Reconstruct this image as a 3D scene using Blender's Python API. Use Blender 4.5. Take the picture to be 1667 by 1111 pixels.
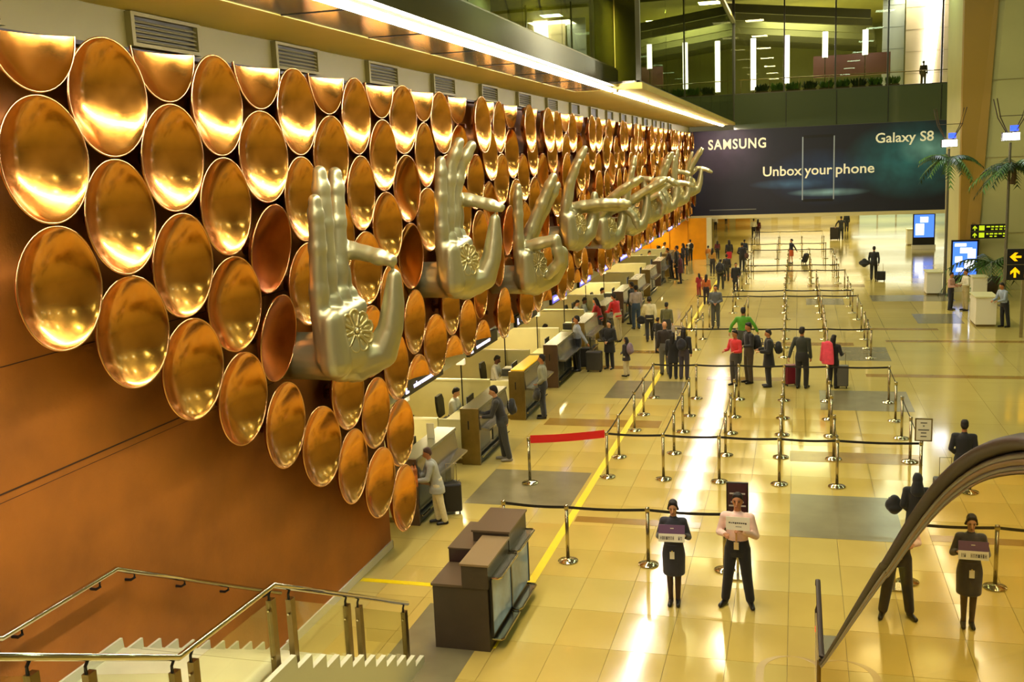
import bpy, bmesh, math, random
from mathutils import Vector, Matrix
random.seed(7)
R = math.radians
PI = math.pi
for o in list(bpy.data.objects):
    bpy.data.objects.remove(o)
scene = bpy.context.scene
COL = scene.collection

# ------------------------------------------------------------------ camera
FPX, YAW, PITCH, ROLL, CAMH = 1660.0, 0.27637, 0.17379, -0.04209, 6.697
_cy, _sy, _cp, _sp = math.cos(YAW), math.sin(YAW), math.cos(PITCH), math.sin(PITCH)
_f = Vector((-_sy * _cp, _cy * _cp, -_sp))
_r = Vector((_cy, _sy, 0))
_u = _r.cross(_f)
CR = math.cos(ROLL) * _r + math.sin(ROLL) * _u
CU = -math.sin(ROLL) * _r + math.cos(ROLL) * _u
CF = _f
CAM = Vector((0, 0, CAMH))
cd = bpy.data.cameras.new('camera')
cd.sensor_width = 36.0
cd.lens = FPX / 1667 * 36.0
cd.clip_start = 0.05
cd.clip_end = 500
cam = bpy.data.objects.new('camera', cd)
cam.matrix_world = Matrix(((CR.x, CU.x, -CF.x, 0), (CR.y, CU.y, -CF.y, 0), (CR.z, CU.z, -CF.z, CAMH), (0, 0, 0, 1)))
COL.objects.link(cam)
scene.camera = cam


def FP(px, py, z=0.0):
    """the point of the level plane z that the photograph shows at pixel px, py"""
    d = CF + CR * ((px - 833.5) / FPX) - CU * ((py - 555.5) / FPX)
    t = (z - CAMH) / d.z
    return CAM + d * t


def height_at(base, py):
    """height above base whose picture row is py"""
    lo, hi = 0.3, 3.0
    for _ in range(30):
        m = (lo + hi) / 2
        d = Vector((base.x, base.y, m)) - CAM
        y = 555.5 - FPX * d.dot(CU) / d.dot(CF)
        if y > py:
            lo = m
        else:
            hi = m
    return lo


# ------------------------------------------------------------------ world, lights, exposure
vs = scene.view_settings
scene.display_settings.display_device = 'sRGB'
vs.view_transform = 'Standard'
vs.look = 'None'
vs.exposure = 0.0
vs.gamma = 1.0
vs.use_curve_mapping = False
world = bpy.data.worlds.new('hall_air')
world.use_nodes = True
scene.world = world
wb = world.node_tree.nodes['Background']
wb.inputs[0].default_value = (1.0, 0.84, 0.40, 1)
wb.inputs[1].default_value = 0.11
try:
    scene.cycles.max_bounces = 8
    scene.cycles.diffuse_bounces = 3
    scene.cycles.glossy_bounces = 4
    scene.cycles.transparent_max_bounces = 16
    scene.cycles.caustics_reflective = False
    scene.cycles.caustics_refractive = False
    scene.cycles.sample_clamp_indirect = 6.0
except Exception:
    pass


def area(name, loc, size, power, col=(1, .83, .45), rot=(0, 0, 0), sy=None):
    ld = bpy.data.lights.new(name, 'AREA')
    ld.energy = power
    ld.color = col
    ld.size = size
    if sy:
        ld.shape = 'RECTANGLE'
        ld.size_y = sy
    lo = bpy.data.objects.new(name, ld)
    lo.location = loc
    lo.rotation_euler = rot
    COL.objects.link(lo)
    return lo


for yy in (4, 14, 24, 34, 44, 54, 64):                      # downlights in the high hall ceiling, plus an added fill row
    area('hall_downlight', (-2.9, yy, 15.5), 1.2, 540)
    area('hall_downlight', (5.5, yy, 15.5), 1.2, 150, (.78, 1, .68))
    area('hall_downlight', (15, yy, 15.5), 1.2, 140, (.80, 1, .72))  # row added to brighten the right wall and floor mirrored in the dishes
for yy in (18.5, 24, 30, 36, 43, 50, 57, 65):                 # counter hall ceiling
    area('counter_downlight', (-8.8, yy, 2.5), 1.0, 95, (1, .82, .45))
for yy in (76, 88, 100, 112):
    area('far_hall_downlight', (0, yy, 2.55), 9.0, 420, (1, .88, .52), sy=7.0)
    area('far_hall_downlight', (9.5, yy, 2.55), 8.0, 330, (.95, 1, .75), sy=7.0)


# ------------------------------------------------------------------ materials
def lin(c):
    if isinstance(c, str):
        c = c.lstrip('#')
        c = [int(c[i:i + 2], 16) / 255 for i in (0, 2, 4)]
    return tuple((x / 12.92 if x <= .04045 else ((x + .055) / 1.055) ** 2.4) for x in c)


MC = {}


def mat(name, color='#808080', rough=.5, metal=0.0, noise=0.0, scale=5.0, bump=0.0, bscale=40.0, emit=None, estr=0.0,
        spec=.5, rvar=0.0, coat=0.0, sheen=0.0):
    if name in MC:
        return MC[name]
    m = bpy.data.materials.new(name)
    m.use_nodes = True
    nt = m.node_tree
    b = nt.nodes['Principled BSDF']
    c = lin(color)
    b.inputs['Base Color'].default_value = (*c, 1)
    b.inputs['Roughness'].default_value = rough
    b.inputs['Metallic'].default_value = metal
    b.inputs['Specular IOR Level'].default_value = spec
    if coat:
        b.inputs['Coat Weight'].default_value = coat
        b.inputs['Coat Roughness'].default_value = .05
    if sheen:
        b.inputs['Sheen Weight'].default_value = sheen
    if noise or bump or rvar:
        tc = nt.nodes.new('ShaderNodeTexCoord')
    if noise or rvar:
        n = nt.nodes.new('ShaderNodeTexNoise')
        n.inputs['Scale'].default_value = scale
        n.inputs['Detail'].default_value = 4
        nt.links.new(tc.outputs['Object'], n.inputs['Vector'])
    if noise:
        ramp = nt.nodes.new('ShaderNodeValToRGB')
        e = ramp.color_ramp.elements
        e[0].position = .3
        e[1].position = .7
        e[0].color = (*[x * (1 - noise) for x in c], 1)
        e[1].color = (*[min(1, x * (1 + noise)) for x in c], 1)
        nt.links.new(n.outputs['Fac'], ramp.inputs['Fac'])
        nt.links.new(ramp.outputs['Color'], b.inputs['Base Color'])
    if rvar:
        mr = nt.nodes.new('ShaderNodeMapRange')
        mr.inputs['From Min'].default_value = .3
        mr.inputs['From Max'].default_value = .7
        mr.inputs['To Min'].default_value = max(.02, rough - rvar)
        mr.inputs['To Max'].default_value = rough + rvar
        nt.links.new(n.outputs['Fac'], mr.inputs['Value'])
        nt.links.new(mr.outputs['Result'], b.inputs['Roughness'])
    if bump:
        n2 = nt.nodes.new('ShaderNodeTexNoise')
        n2.inputs['Scale'].default_value = bscale
        n2.inputs['Detail'].default_value = 3
        nt.links.new(tc.outputs['Object'], n2.inputs['Vector'])
        bp = nt.nodes.new('ShaderNodeBump')
        bp.inputs['Strength'].default_value = bump
        bp.inputs['Distance'].default_value = .02
        nt.links.new(n2.outputs['Fac'], bp.inputs['Height'])
        nt.links.new(bp.outputs['Normal'], b.inputs['Normal'])
    if emit:
        b.inputs['Emission Color'].default_value = (*lin(emit), 1)
        b.inputs['Emission Strength'].default_value = estr
    MC[name] = m
    return m


def glass(name, tint='#e8f0d8', refl=.08, edge=.75, rough=.0, rcol='#ffffff', power=4.0):
    """thin sheet glass: clear with a tint, mirror-like towards grazing view"""
    m = bpy.data.materials.new(name)
    m.use_nodes = True
    nt = m.node_tree
    nt.nodes.remove(nt.nodes['Principled BSDF'])
    out = nt.nodes['Material Output']
    tr = nt.nodes.new('ShaderNodeBsdfTransparent')
    tr.inputs[0].default_value = (*lin(tint), 1)
    gl = nt.nodes.new('ShaderNodeBsdfGlossy')
    gl.inputs['Roughness'].default_value = rough
    gl.inputs['Color'].default_value = (*lin(rcol), 1)
    lw = nt.nodes.new('ShaderNodeLayerWeight')
    lw.inputs[0].default_value = .5
    pw = nt.nodes.new('ShaderNodeMath')
    pw.operation = 'POWER'
    pw.inputs[1].default_value = power
    nt.links.new(lw.outputs['Facing'], pw.inputs[0])
    mr = nt.nodes.new('ShaderNodeMapRange')
    mr.inputs['To Min'].default_value = refl
    mr.inputs['To Max'].default_value = edge
    nt.links.new(pw.outputs[0], mr.inputs['Value'])
    mx = nt.nodes.new('ShaderNodeMixShader')
    nt.links.new(mr.outputs['Result'], mx.inputs[0])
    nt.links.new(tr.outputs[0], mx.inputs[1])
    nt.links.new(gl.outputs[0], mx.inputs[2])
    nt.links.new(mx.outputs[0], out.inputs[0])
    MC[name] = m
    return m


M_FLOOR = mat('polished_cream_stone', '#c4aa58', .11, noise=.08, scale=.55, spec=.55, rvar=.04)
M_FLOORFAR = mat('polished_cream_stone_far', '#c3af62', .11, noise=.10, scale=.3, spec=.5, rvar=.04)
M_JOINT = mat('dark_grout', '#8a7a50', .6)
M_GREYT = mat('grey_stone_inlay', '#7d7454', .2, noise=.12, scale=1.5)
M_BROWNT = mat('ochre_stone_inlay', '#94722c', .18, noise=.15, scale=1.5)
M_YELLOW = mat('yellow_floor_tape', '#f2d400', .35)
M_TERRA = mat('terracotta_plaster', '#b0681c', .62, noise=.22, scale=1.1, bump=.15, bscale=30)
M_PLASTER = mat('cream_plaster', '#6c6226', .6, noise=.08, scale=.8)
M_WHITE = mat('white_painted_panel', '#e8e2c8', .45)
M_CREAM = mat('cream_laminate', '#dcd6a4', .4, noise=.04, scale=3)
M_COPPER = mat('hammered_copper', '#e69f42', .20, 1.0, noise=.14, scale=3.2, bump=.08, bscale=8, rvar=.06, coat=.55)
M_RIM = mat('bright_brass_rim', '#f0b878', .2, 1.0)
M_BACKCU = mat('dull_copper_back', '#7a4418', .45, 1.0)
M_HAND = mat('champagne_metal_paint', '#b9b283', .36, .75, noise=.08, scale=1.2)
M_ORN = mat('pale_gold_relief', '#cfc07e', .33, .7)
M_STEEL = mat('brushed_steel', '#b8b09a', .25, 1.0)
M_CHROME = mat('polished_steel', '#d6cfb4', .10, 1.0)
M_BRONZE = mat('bronze_steel', '#8c7a52', .32, 1.0, noise=.1, scale=6)
M_DARK = mat('dark_brown_laminate', '#4a3c2c', .4, noise=.1, scale=4)
M_BLACK = mat('black_plastic', '#121212', .4)
M_RUBBER = mat('black_rubber', '#1a120c', .35)
M_STRIP = mat('strip_light_tube', '#ffffff', .5, emit='#fff4e8', estr=92)
M_TUBE = mat('white_tube_light', '#ffffff', .5, emit='#efe4ff', estr=9)
M_GLASS = glass('clear_balustrade_glass', '#fbfdf2', .07, .6)
M_GGLASS = glass('green_gallery_glass', '#a3aa78', .10, .7, rcol='#e8f0d8', power=3)
M_MIRGLASS = glass('reflective_escalator_glass', '#b8ac78', .30, .85, rcol='#fff4cc', power=2.0)


# ------------------------------------------------------------------ mesh helpers
class MB:
    def __init__(s):
        s.v = []
        s.f = []

    def add(s, vs_, fs_):
        k = len(s.v)
        s.v += [tuple(x) for x in vs_]
        s.f += [tuple(i + k for i in q) for q in fs_]
        return s

    def box(s, x0, x1, y0, y1, z0, z1):
        return s.add([(x0, y0, z0), (x1, y0, z0), (x1, y1, z0), (x0, y1, z0), (x0, y0, z1), (x1, y0, z1), (x1, y1, z1), (x0, y1, z1)],
                     [(0, 3, 2, 1), (4, 5, 6, 7), (0, 1, 5, 4), (1, 2, 6, 5), (2, 3, 7, 6), (3, 0, 4, 7)])

    def obox(s, c, ax, ay, az):
        """box about c with half-axis vectors"""
        c, ax, ay, az = Vector(c), Vector(ax), Vector(ay), Vector(az)
        vs_ = [c + ax * i + ay * j + az * k for k in (-1, 1) for (i, j) in ((-1, -1), (1, -1), (1, 1), (-1, 1))]
        return s.add(vs_, [(0, 3, 2, 1), (4, 5, 6, 7), (0, 1, 5, 4), (1, 2, 6, 5), (2, 3, 7, 6), (3, 0, 4, 7)])

    def prism(s, poly, axis, a, b):
        """extrude a polygon of 2-D points along axis 'x','y' or 'z' from a to b"""
        def P(u, v, w):
            return {'x': (w, u, v), 'y': (u, w, v), 'z': (u, v, w)}[axis]
        n = len(poly)
        vs_ = [P(u, v, a) for u, v in poly] + [P(u, v, b) for u, v in poly]
        fs_ = [tuple(range(n))[::-1], tuple(range(n, 2 * n))] + [(i, (i + 1) % n, n + (i + 1) % n, n + i) for i in range(n)]
        return s.add(vs_, fs_)

    def loft(s, rings, closed=True):
        n = len(rings[0])
        vs_ = [p for r in rings for p in r]
        fs_ = [(i * n + j, i * n + (j + 1) % n, (i + 1) * n + (j + 1) % n, (i + 1) * n + j) for i in range(len(rings) - 1) for j in range(n)]
        if closed:
            fs_ += [tuple(range(n))[::-1], tuple(range((len(rings) - 1) * n, len(rings) * n))]
        return s.add(vs_, fs_)

    def tube(s, path, r, seg=8, closed=True, sq=1.0):
        path = [Vector(p) for p in path]
        rings = []
        up = Vector((0, 0, 1))
        for i, p in enumerate(path):
            a = path[max(0, i - 1)]
            b = path[min(len(path) - 1, i + 1)]
            d = (b - a).normalized()
            if abs(d.z) > .95:
                u = Vector((1, 0, 0))
            else:
                u = up
            x = d.cross(u).normalized()
            y = x.cross(d).normalized()
            rr = r[i] if isinstance(r, (list, tuple)) else r
            rings.append([p + x * math.cos(t) * rr + y * math.sin(t) * rr * sq for t in (2 * PI * k / seg for k in range(seg))])
        return s.loft(rings, closed)

    def cyl(s, x, y, z0, z1, r0, r1=None, seg=16):
        r1 = r0 if r1 is None else r1
        return s.loft([[(x + r * math.cos(2 * PI * k / seg), y + r * math.sin(2 * PI * k / seg), z) for k in range(seg)] for r, z in ((r0, z0), (r1, z1))])

    def lathe(s, prof, seg=24, c=(0, 0, 0)):
        """profile of (radius, z)"""
        rings = [[(c[0] + max(r, 1e-4) * math.cos(2 * PI * k / seg), c[1] + max(r, 1e-4) * math.sin(2 * PI * k / seg), c[2] + z) for k in range(seg)] for r, z in prof]
        return s.loft(rings)

    def caps(s, p0, p1, r0, r1, seg=10, flat=None):
        """capsule with tapered radius; flat = (axis vector, factor) squashes it"""
        p0, p1 = Vector(p0), Vector(p1)
        d = (p1 - p0)
        L = d.length
        d = d / L if L > 1e-6 else Vector((0, 0, 1))
        u = Vector((1, 0, 0)) if abs(d.x) < .8 else Vector((0, 1, 0))
        x = d.cross(u).normalized()
        y = d.cross(x).normalized()
        prof = []
        for k in range(4):
            a = PI / 2 * (1 - k / 4) * .98
            prof.append((r0 * math.cos(a), -r0 * math.sin(a)))
        prof.append((r0, 0))
        prof.append((r1, L))
        for k in range(1, 5):
            a = PI / 2 * k / 4 * .98
            prof.append((r1 * math.cos(a), L + r1 * math.sin(a)))
        rings = []
        for r, t in prof:
            ring = []
            for k in range(seg):
                a = 2 * PI * k / seg
                q = x * math.cos(a) * r + y * math.sin(a) * r
                if flat:
                    fa, ff = flat
                    q = q - fa * (q.dot(fa) * (1 - ff))
                ring.append(p0 + d * t + q)
            rings.append(ring)
        return s.loft(rings)

    def ell(s, c, rx, ry, rz, seg=12, rot=None):
        rings = []
        for k in range(1, 9):
            a = -PI / 2 + PI * k / 9
            ring = []
            for j in range(seg):
                t = 2 * PI * j / seg
                q = Vector((rx * math.cos(a) * math.cos(t), ry * math.cos(a) * math.sin(t), rz * math.sin(a)))
                if rot is not None:
                    q = rot @ q
                ring.append(Vector(c) + q)
            rings.append(ring)
        return s.loft(rings)

    def xf(s, m):
        s.v = [tuple(m @ Vector(p)) for p in s.v]
        return s

    def mesh(s, name, smooth=False):
        me = bpy.data.meshes.new(name)
        me.from_pydata(s.v, [], s.f)
        me.update()
        if smooth:
            me.polygons.foreach_set('use_smooth', [True] * len(me.polygons))
        return me

    def build(s, name, m, parent=None, smooth=False, local=False, kind=None, bevel=0.0):
        """parts given in world space unless local; the parent only carries a translation"""
        if parent is not None and not local:
            l = wloc(parent)
            s.v = [(a - l[0], b - l[1], c - l[2]) for a, b, c in s.v]
        o = obj(name, s.mesh(name, smooth), m, parent)
        if bevel:
            md = o.modifiers.new('bevel', 'BEVEL')
            md.width = bevel
            md.segments = 2
            md.limit_method = 'ANGLE'
        if kind:
            o['kind'] = kind
        return o


def wloc(o):
    l = Vector(o.location)
    while o.parent:
        o = o.parent
        l += Vector(o.location)
    return l


def obj(name, me, m=None, parent=None):
    o = bpy.data.objects.new(name, me)
    COL.objects.link(o)
    if m is not None:
        if not me.materials:
            me.materials.append(m)
        if me.materials[0] is not m:
            o.material_slots[0].link = 'OBJECT'
            o.material_slots[0].material = m
    if parent is not None:
        o.parent = parent
    return o


def tag(o, label, cat, group=None):
    o['label'] = label
    o['category'] = cat
    if group:
        o['group'] = group
    return o


def thing(name, label, cat, loc=(0, 0, 0), rz=0.0, group=None):
    o = bpy.data.objects.new(name, None)
    o.empty_display_size = .1
    COL.objects.link(o)
    o.location = loc
    o.rotation_euler = (0, 0, rz)
    return tag(o, label, cat, group)


def struct(o):
    o['kind'] = 'structure'
    return o


def copy_tree(o, parent=None):
    c = o.copy()
    COL.objects.link(c)
    c.parent = parent
    for ch in list(o.children):
        copy_tree(ch, c)
    return c


def remesh(mb, voxel, smooth=4, name='body'):
    me = mb.mesh(name)
    o = bpy.data.objects.new('remesh_source', me)
    COL.objects.link(o)
    md = o.modifiers.new('r', 'REMESH')
    md.mode = 'VOXEL'
    md.voxel_size = voxel
    md.use_smooth_shade = True
    if smooth:
        sm = o.modifiers.new('s', 'SMOOTH')
        sm.factor = .5
        sm.iterations = smooth
    dg = bpy.context.evaluated_depsgraph_get()
    res = bpy.data.meshes.new_from_object(o.evaluated_get(dg), depsgraph=dg)
    res.name = name
    res.polygons.foreach_set('use_smooth', [True] * len(res.polygons))
    bpy.data.objects.remove(o)
    bpy.data.meshes.remove(me)
    return res


ORD = ['first', 'second', 'third', 'fourth', 'fifth', 'sixth', 'seventh', 'eighth', 'ninth', 'tenth', 'eleventh', 'twelfth',
       'thirteenth', 'fourteenth', 'fifteenth', 'sixteenth', 'seventeenth', 'eighteenth', 'nineteenth', 'twentieth']


def text_mesh(body, size, bold=0.0):
    cu = bpy.data.curves.new('t', 'FONT')
    cu.body = body
    cu.size = size
    cu.offset = bold
    cu.extrude = .006
    cu.resolution_u = 3
    cu.space_character = 1.12 if bold > .02 else 1.0
    o = bpy.data.objects.new('t', cu)
    COL.objects.link(o)
    dg = bpy.context.evaluated_depsgraph_get()
    me = bpy.data.meshes.new_from_object(o.evaluated_get(dg), depsgraph=dg)
    bpy.data.objects.remove(o)
    return me


def put_text(name, body, x0, x1, z, h, y, m, parent, bold=0.0):
    """lettering standing in a plane facing -y, fitted to the width x0..x1, capital height h"""
    me = text_mesh(body, 1.0, bold)
    xs = [v.co.x for v in me.vertices]
    caps = .70
    sx = (x1 - x0) / (max(xs) - min(xs))
    szz = h / caps
    l = wloc(parent)
    for v in me.vertices:
        a, b, c = v.co
        v.co = (x0 + (a - min(xs)) * sx - l[0], y - c - l[1], z + b * szz - l[2])
    me.materials.clear()
    return obj(name, me, m, parent)


# ================================================================== THE SETTING
WX = -6.95                                     # face of the long dish wall
# floor: slabs, with a shallow bed where single tiles are laid
TX0, TX1, TY0, TY1 = -6.41, 2.28, 10.6, 27.1
mb = MB()
mb.box(-12, TX0, -6, 122, -.3, 0).box(TX1, 30, -6, 122, -.3, 0).box(TX0, TX1, -6, TY0, -.3, 0).box(TX0, TX1, TY1, 122, -.3, 0)
m_ff = M_FLOORFAR
nt = m_ff.node_tree                            # far joints: too fine to pick apart, left to the material
bt = nt.nodes.new('ShaderNodeTexBrick')
tc = nt.nodes.new('ShaderNodeTexCoord')
nt.links.new(tc.outputs['Object'], bt.inputs['Vector'])
bt.offset = 0.0
bt.inputs['Scale'].default_value = 1.0
bt.inputs['Brick Width'].default_value = 1.58
bt.inputs['Row Height'].default_value = 2.36
bt.inputs['Mortar Size'].default_value = .006
bt.inputs['Color1'].default_value = (1, 1, 1, 1)
bt.inputs['Color2'].default_value = (.90, .90, .90, 1)
bt.inputs['Mortar'].default_value = (.45, .42, .38, 1)
mx = nt.nodes.new('ShaderNodeMix')
mx.data_type = 'RGBA'
mx.blend_type = 'MULTIPLY'
mx.inputs[0].default_value = .8
b = nt.nodes['Principled BSDF']
src = b.inputs['Base Color'].links[0].from_socket
nt.links.new(src, mx.inputs[6])
nt.links.new(bt.outputs['Color'], mx.inputs[7])
nt.links.new(mx.outputs[2], b.inputs['Base Color'])
floor = struct(mb.build('floor', m_ff))
struct(MB().box(TX0, TX1, TY0, TY1, -.3, -.014).build('floor_bed', M_JOINT, floor))
tw, th = .79, 1.18
tile_me = MB().box(-tw / 2 + .003, tw / 2 - .003, -th / 2 + .003, th / 2 - .003, -.013, 0).mesh('tile')
TM = [M_FLOOR, mat('polished_cream_stone_warm', '#c4a955', .11, noise=.08, scale=.6, rvar=.04),
      mat('polished_cream_stone_cool', '#c2ac5c', .12, noise=.08, scale=.5, rvar=.04)]
nx = round((TX1 - TX0) / tw)
ny = round((TY1 - TY0) / th)
for i in range(nx):
    for j in range(ny):
        o = obj('tile', tile_me, random.choice(TM + [M_FLOOR]), floor)
        o.location = (TX0 + (i + .5) * tw, TY0 + (j + .5) * th, 0)


def inlay(x0, x1, y0, y1, m, name='floor_inlay'):
    MB().box(x0, x1, y0, y1, -.01, .003).build(name, m, floor)


for a in ((-6.4, -4.25, 18.55, 20.85), (-.10, 1.82, 17.7, 20.05), (.62, 2.92, 27.0, 29.3), (-5.25, -3.15, 27.8, 30.1),
          (4.45, 6.1, 41.0, 43.4), (-5.6, -4.3, 38, 40.4), (1.2, 2.9, 33.6, 36), (.4, 2.0, 46, 48), (3.2, 6.6, 47, 49), (.3, .9, 12.9, 13.9), (-5.45, -4.3, 11.2, 13.95)):
    inlay(*a, M_GREYT)
for a in ((-.13, 2.6, 22.3, 23.1), (-6.26, -3.3, 24.7, 25.4), (-4.0, -1.67, 17.85, 18.15), (-6.3, -4.2, 31.8, 32.3), (-2.6, -.3, 30.4, 30.9),
          (-2.2, 1.9, 36.2, 36.8), (2.0, 8.5, 31.2, 31.6), (3.0, 9, 37.0, 37.4), (-5.9, -3.5, 34.5, 35), (2.4, 5.0, 39.5, 39.9), (0.5, 3.2, 52, 53)):
    inlay(*a, M_BROWNT, 'floor_stripe')
# worn ring and spot in the stone by the escalator foot
m_worn = mat('worn_brown_stone', '#b59a5c', .25, noise=.1, scale=2)
ring = []
for k in range(25):
    t = PI * k / 24
    ring.append((-.02 - .33 * math.cos(t) * 1.25, 12.75 + .45 * math.sin(t)))
mb = MB()
pts = [(-.43, 10.7)] + ring + [(.39, 10.7)]
mb.loft([[(x * 1, y, z) for (x, y, z) in ((p[0] - .05, p[1], -.01), (p[0] + .05, p[1], -.01), (p[0] + .05, p[1] + .03, .0025), (p[0] - .05, p[1] + .03, .0025))] for p in pts])
mb.build('floor_ring_inlay', m_worn, floor)
MB().cyl(.02, 12.25, -.01, .0028, .22, seg=28).build('floor_spot_inlay', m_worn, floor)
# yellow tape: thin pieces stuck on the floor
MB().box(-4.17, -4.03, 12.7, 33.5, .0005, .004).build('floor_tape_line', M_YELLOW, floor)
MB().box(-6.9, -4.9, 14.55, 14.68, .0005, .004).build('floor_tape_line', M_YELLOW, floor)
MB().box(-4.15, -4.03, 33.5, 60, .0005, .003).build('floor_tape_line', M_YELLOW, floor)

# the long wall: full height up to the corner, above the counters from there on
CY = 16.04
WB = 2.85
mb = MB().box(-7.35, WX, -4, CY, 0, 8.42).box(-7.35, WX, CY, 69, WB, 8.42)
wall_left = struct(mb.build('wall_left', M_TERRA))
# a fine horizontal joint in the plaster and the sloping groove above the stair
m_gr = mat('dark_plaster_joint', '#4a2a10', .7)
MB().box(WX - .004, WX + .004, 3, CY, 3.905, 3.92).build('plaster_joint', m_gr, wall_left)
MB().box(WX - .004, WX + .002, 3, CY, 3.83, 3.836).build('plaster_joint', m_gr, wall_left)
MB().box(WX - .004, WX + .003, 3, CY, 5.05, 5.06).build('plaster_joint', m_gr, wall_left)
struct(MB().box(WX, WX + .03, 12.1, CY + .03, 0, .13).box(-7.3, WX + .03, CY, CY + .03, 0, .13).build('baseboard_left', M_WHITE))
struct(MB().box(WX - .3, WX + .05, CY + .02, 69, 2.56, WB).build('trim_1', M_WHITE))

# counter hall behind the wall line
struct(MB().box(-11.3, -7.2, CY - .3, 69, WB - .25, WB).build('ceiling_counter_hall', M_CREAM))
struct(MB().box(-11.5, -11.2, CY - .3, 69, 0, WB).build('wall_counter_back', mat('warm_white_wall', '#dccf96', .55)))
struct(MB().box(-11.3, -7.34, CY - .32, CY - .02, 0, WB).build('wall_counter_near', M_CREAM))
wb_ = bpy.data.objects['wall_counter_back']
m_or = mat('amber_glass_panel', '#e79a12', .3, noise=.12, scale=1.2)
for k, (a, bb) in enumerate(((26.4, 28.6), (30.4, 32.6), (36, 39), (44.5, 48.5))):
    MB().box(-11.21, -11.15, a, bb, .1, 2.45).build('amber_panel', m_or, wb_)
    for q in (a, bb):
        MB().box(-11.2, -11.12, q - .03, q + .03, 0, 2.55).build('panel_frame', M_STEEL, wb_)
# amber cross wall that closes the counters at the far end
aw = struct(MB().box(-11.2, -5.5, 66.5, 66.8, 0, 2.65).build('wall_amber_end', m_or))
for k in range(5):
    MB().box(-10.4 + k * 1.2, -10.36 + k * 1.2, 66.44, 66.5, 0, 2.6).build('panel_joint', mat('amber_joint', '#b87408', .4), aw)
struct(MB().box(-5.6, -5.3, 66.4, 66.9, 0, 2.65).build('pillar_amber_end', M_CREAM))

# soffit with its vent band, strip light recess, and the gallery over it
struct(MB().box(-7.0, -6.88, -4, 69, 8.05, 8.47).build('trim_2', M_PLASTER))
struct(MB().box(-7.0, -6.84, -4, 69, 8.02, 8.06).build('trim_3', mat('dark_brown_bead', '#2a2014', .6)))  # dark brown bead along the foot of the vent band
m_soff = mat('olive_cream_soffit', '#cdb858', .5, noise=.06, scale=.6)
struct(MB().box(-9.5, -5.7, -4, 27.3, 8.45, 8.6).box(-9.5, -3.95, 27.3, 69, 8.45, 8.6).build('ceiling_soffit', m_soff))
m_gloss = mat('dark_green_glass_cladding', '#3f4a34', .16, 0, spec=.3)
pn = struct(MB().box(-5.7, -4.70, -4, 27.3, 8.46, 8.58).build('ceiling_glossy_edge', m_gloss))
for k in range(11):
    yy = 1 + k * 2.5
    MB().box(-5.7, -4.7, yy, yy + .03, 8.452, 8.47).build('panel_joint', M_BLACK, pn)
fa = struct(MB().box(-4.70, -4.55, -4, 27.3, 8.52, 8.95).build('trim_gallery_fascia', mat('polished_fascia', '#5c5a3a', .12, .7)))
struct(MB().box(-4.15, -3.92, 27.28, 69, 8.44, 8.61).build('trim_gallery_edge', m_soff))
struct(MB().box(-9.5, -9.2, -4, 69, 8.6, 15).build('wall_gallery', mat('olive_wall', '#b5aa58', .6, noise=.06, scale=.5)))
struct(MB().box(-9.5, -3.9, -4, 69, 14.8, 15).build('ceiling_gallery', mat('olive_ceiling', '#8f8a50', .6)))
for k in range(4):
    area('gallery_downlight', (-7, 8 + 15 * k, 14.5), 1.2, 900, (1, .9, .5))

# gallery glazing along the hall: every pane a part of its window
w1 = struct(MB().box(-4.66, -4.60, -4, 27.3, 8.95, 9.0).build('window_1', M_STEEL))
for k in range(9):
    y0 = -1 + k * 3.14
    MB().box(-4.64, -4.62, y0 + .015, y0 + 3.125, 9.0, 13.0).build('pane', M_GGLASS, w1)
w2 = struct(MB().box(-4.66, -4.02, 27.30, 27.36, 8.6, 8.66).build('window_2', M_STEEL))
MB().box(-4.62, -4.04, 27.32, 27.34, 8.66, 14.6).build('pane', M_GGLASS, w2)
w3 = struct(MB().box(-4.06, -3.98, 27.3, 69, 8.6, 8.66).box(-4.08, -3.96, 27.3, 27.42, 8.6, 14.8).box(-4.08, -3.96, 68.8, 69, 8.6, 17).build('window_3', mat('dark_mullion', '#3a3a28', .4)))
for k in range(7):
    y0 = 27.42 + k * 5.93
    MB().box(-4.03, -4.01, y0 + .02, y0 + 5.9, 8.66, 14.7).build('pane', M_GGLASS, w3)
# stay rods with spider fittings inside the gallery glass
for k, yy in enumerate((9.8, 12.2, 15.4, 18.6, 21.6, 24.6)):
    t = thing('stay_rod', f'thin diagonal steel stay rod behind the gallery glass, {ORD[k]} from the camera', 'rod', (-4.9, yy, 8.62), group='gallery stay rods')
    MB().tube([(-4.9, yy, 8.62), (-5.9, yy + .3, 12.4)], .025, 8).build('rod', M_STEEL, t)
    MB().obox((-5.0, yy + .03, 9.0), (.02, 0, 0), (0, .10, .10), (0, -.03, .03)).build('fitting', mat('amber_fitting', '#8c6428', .4, .6), t)

# far hall beyond the big poster
struct(MB().box(-12, 30, 69.3, 120, 2.65, 2.9).build('ceiling_far_hall', M_CREAM))
wbk = struct(MB().box(-12, 30, 118, 118.4, 0, 2.9).build('wall_back', mat('far_cream_wall', '#d6c487', .5, noise=.1, scale=.4)))
m_doorg = mat('pale_green_glazing', '#bcd0b0', .12, emit='#cfe6c0', estr=.5)
for k in range(7):
    x0 = 6.5 + k * 1.9
    MB().box(x0, x0 + 1.8, 117.9, 118.0, .1, 2.5).build('lit_glass_door', m_doorg, wbk)
    MB().box(x0 - .08, x0 + .02, 117.8, 118.0, 0, 2.6).build('door_frame', M_BRONZE, wbk)
for k in range(6):
    x0 = -9 + k * 2.3
    MB().box(x0, x0 + 1.6, 117.9, 118.0, .3, 2.1).build('shop_panel', m_or if k < 2 else M_WHITE, wbk)
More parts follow.
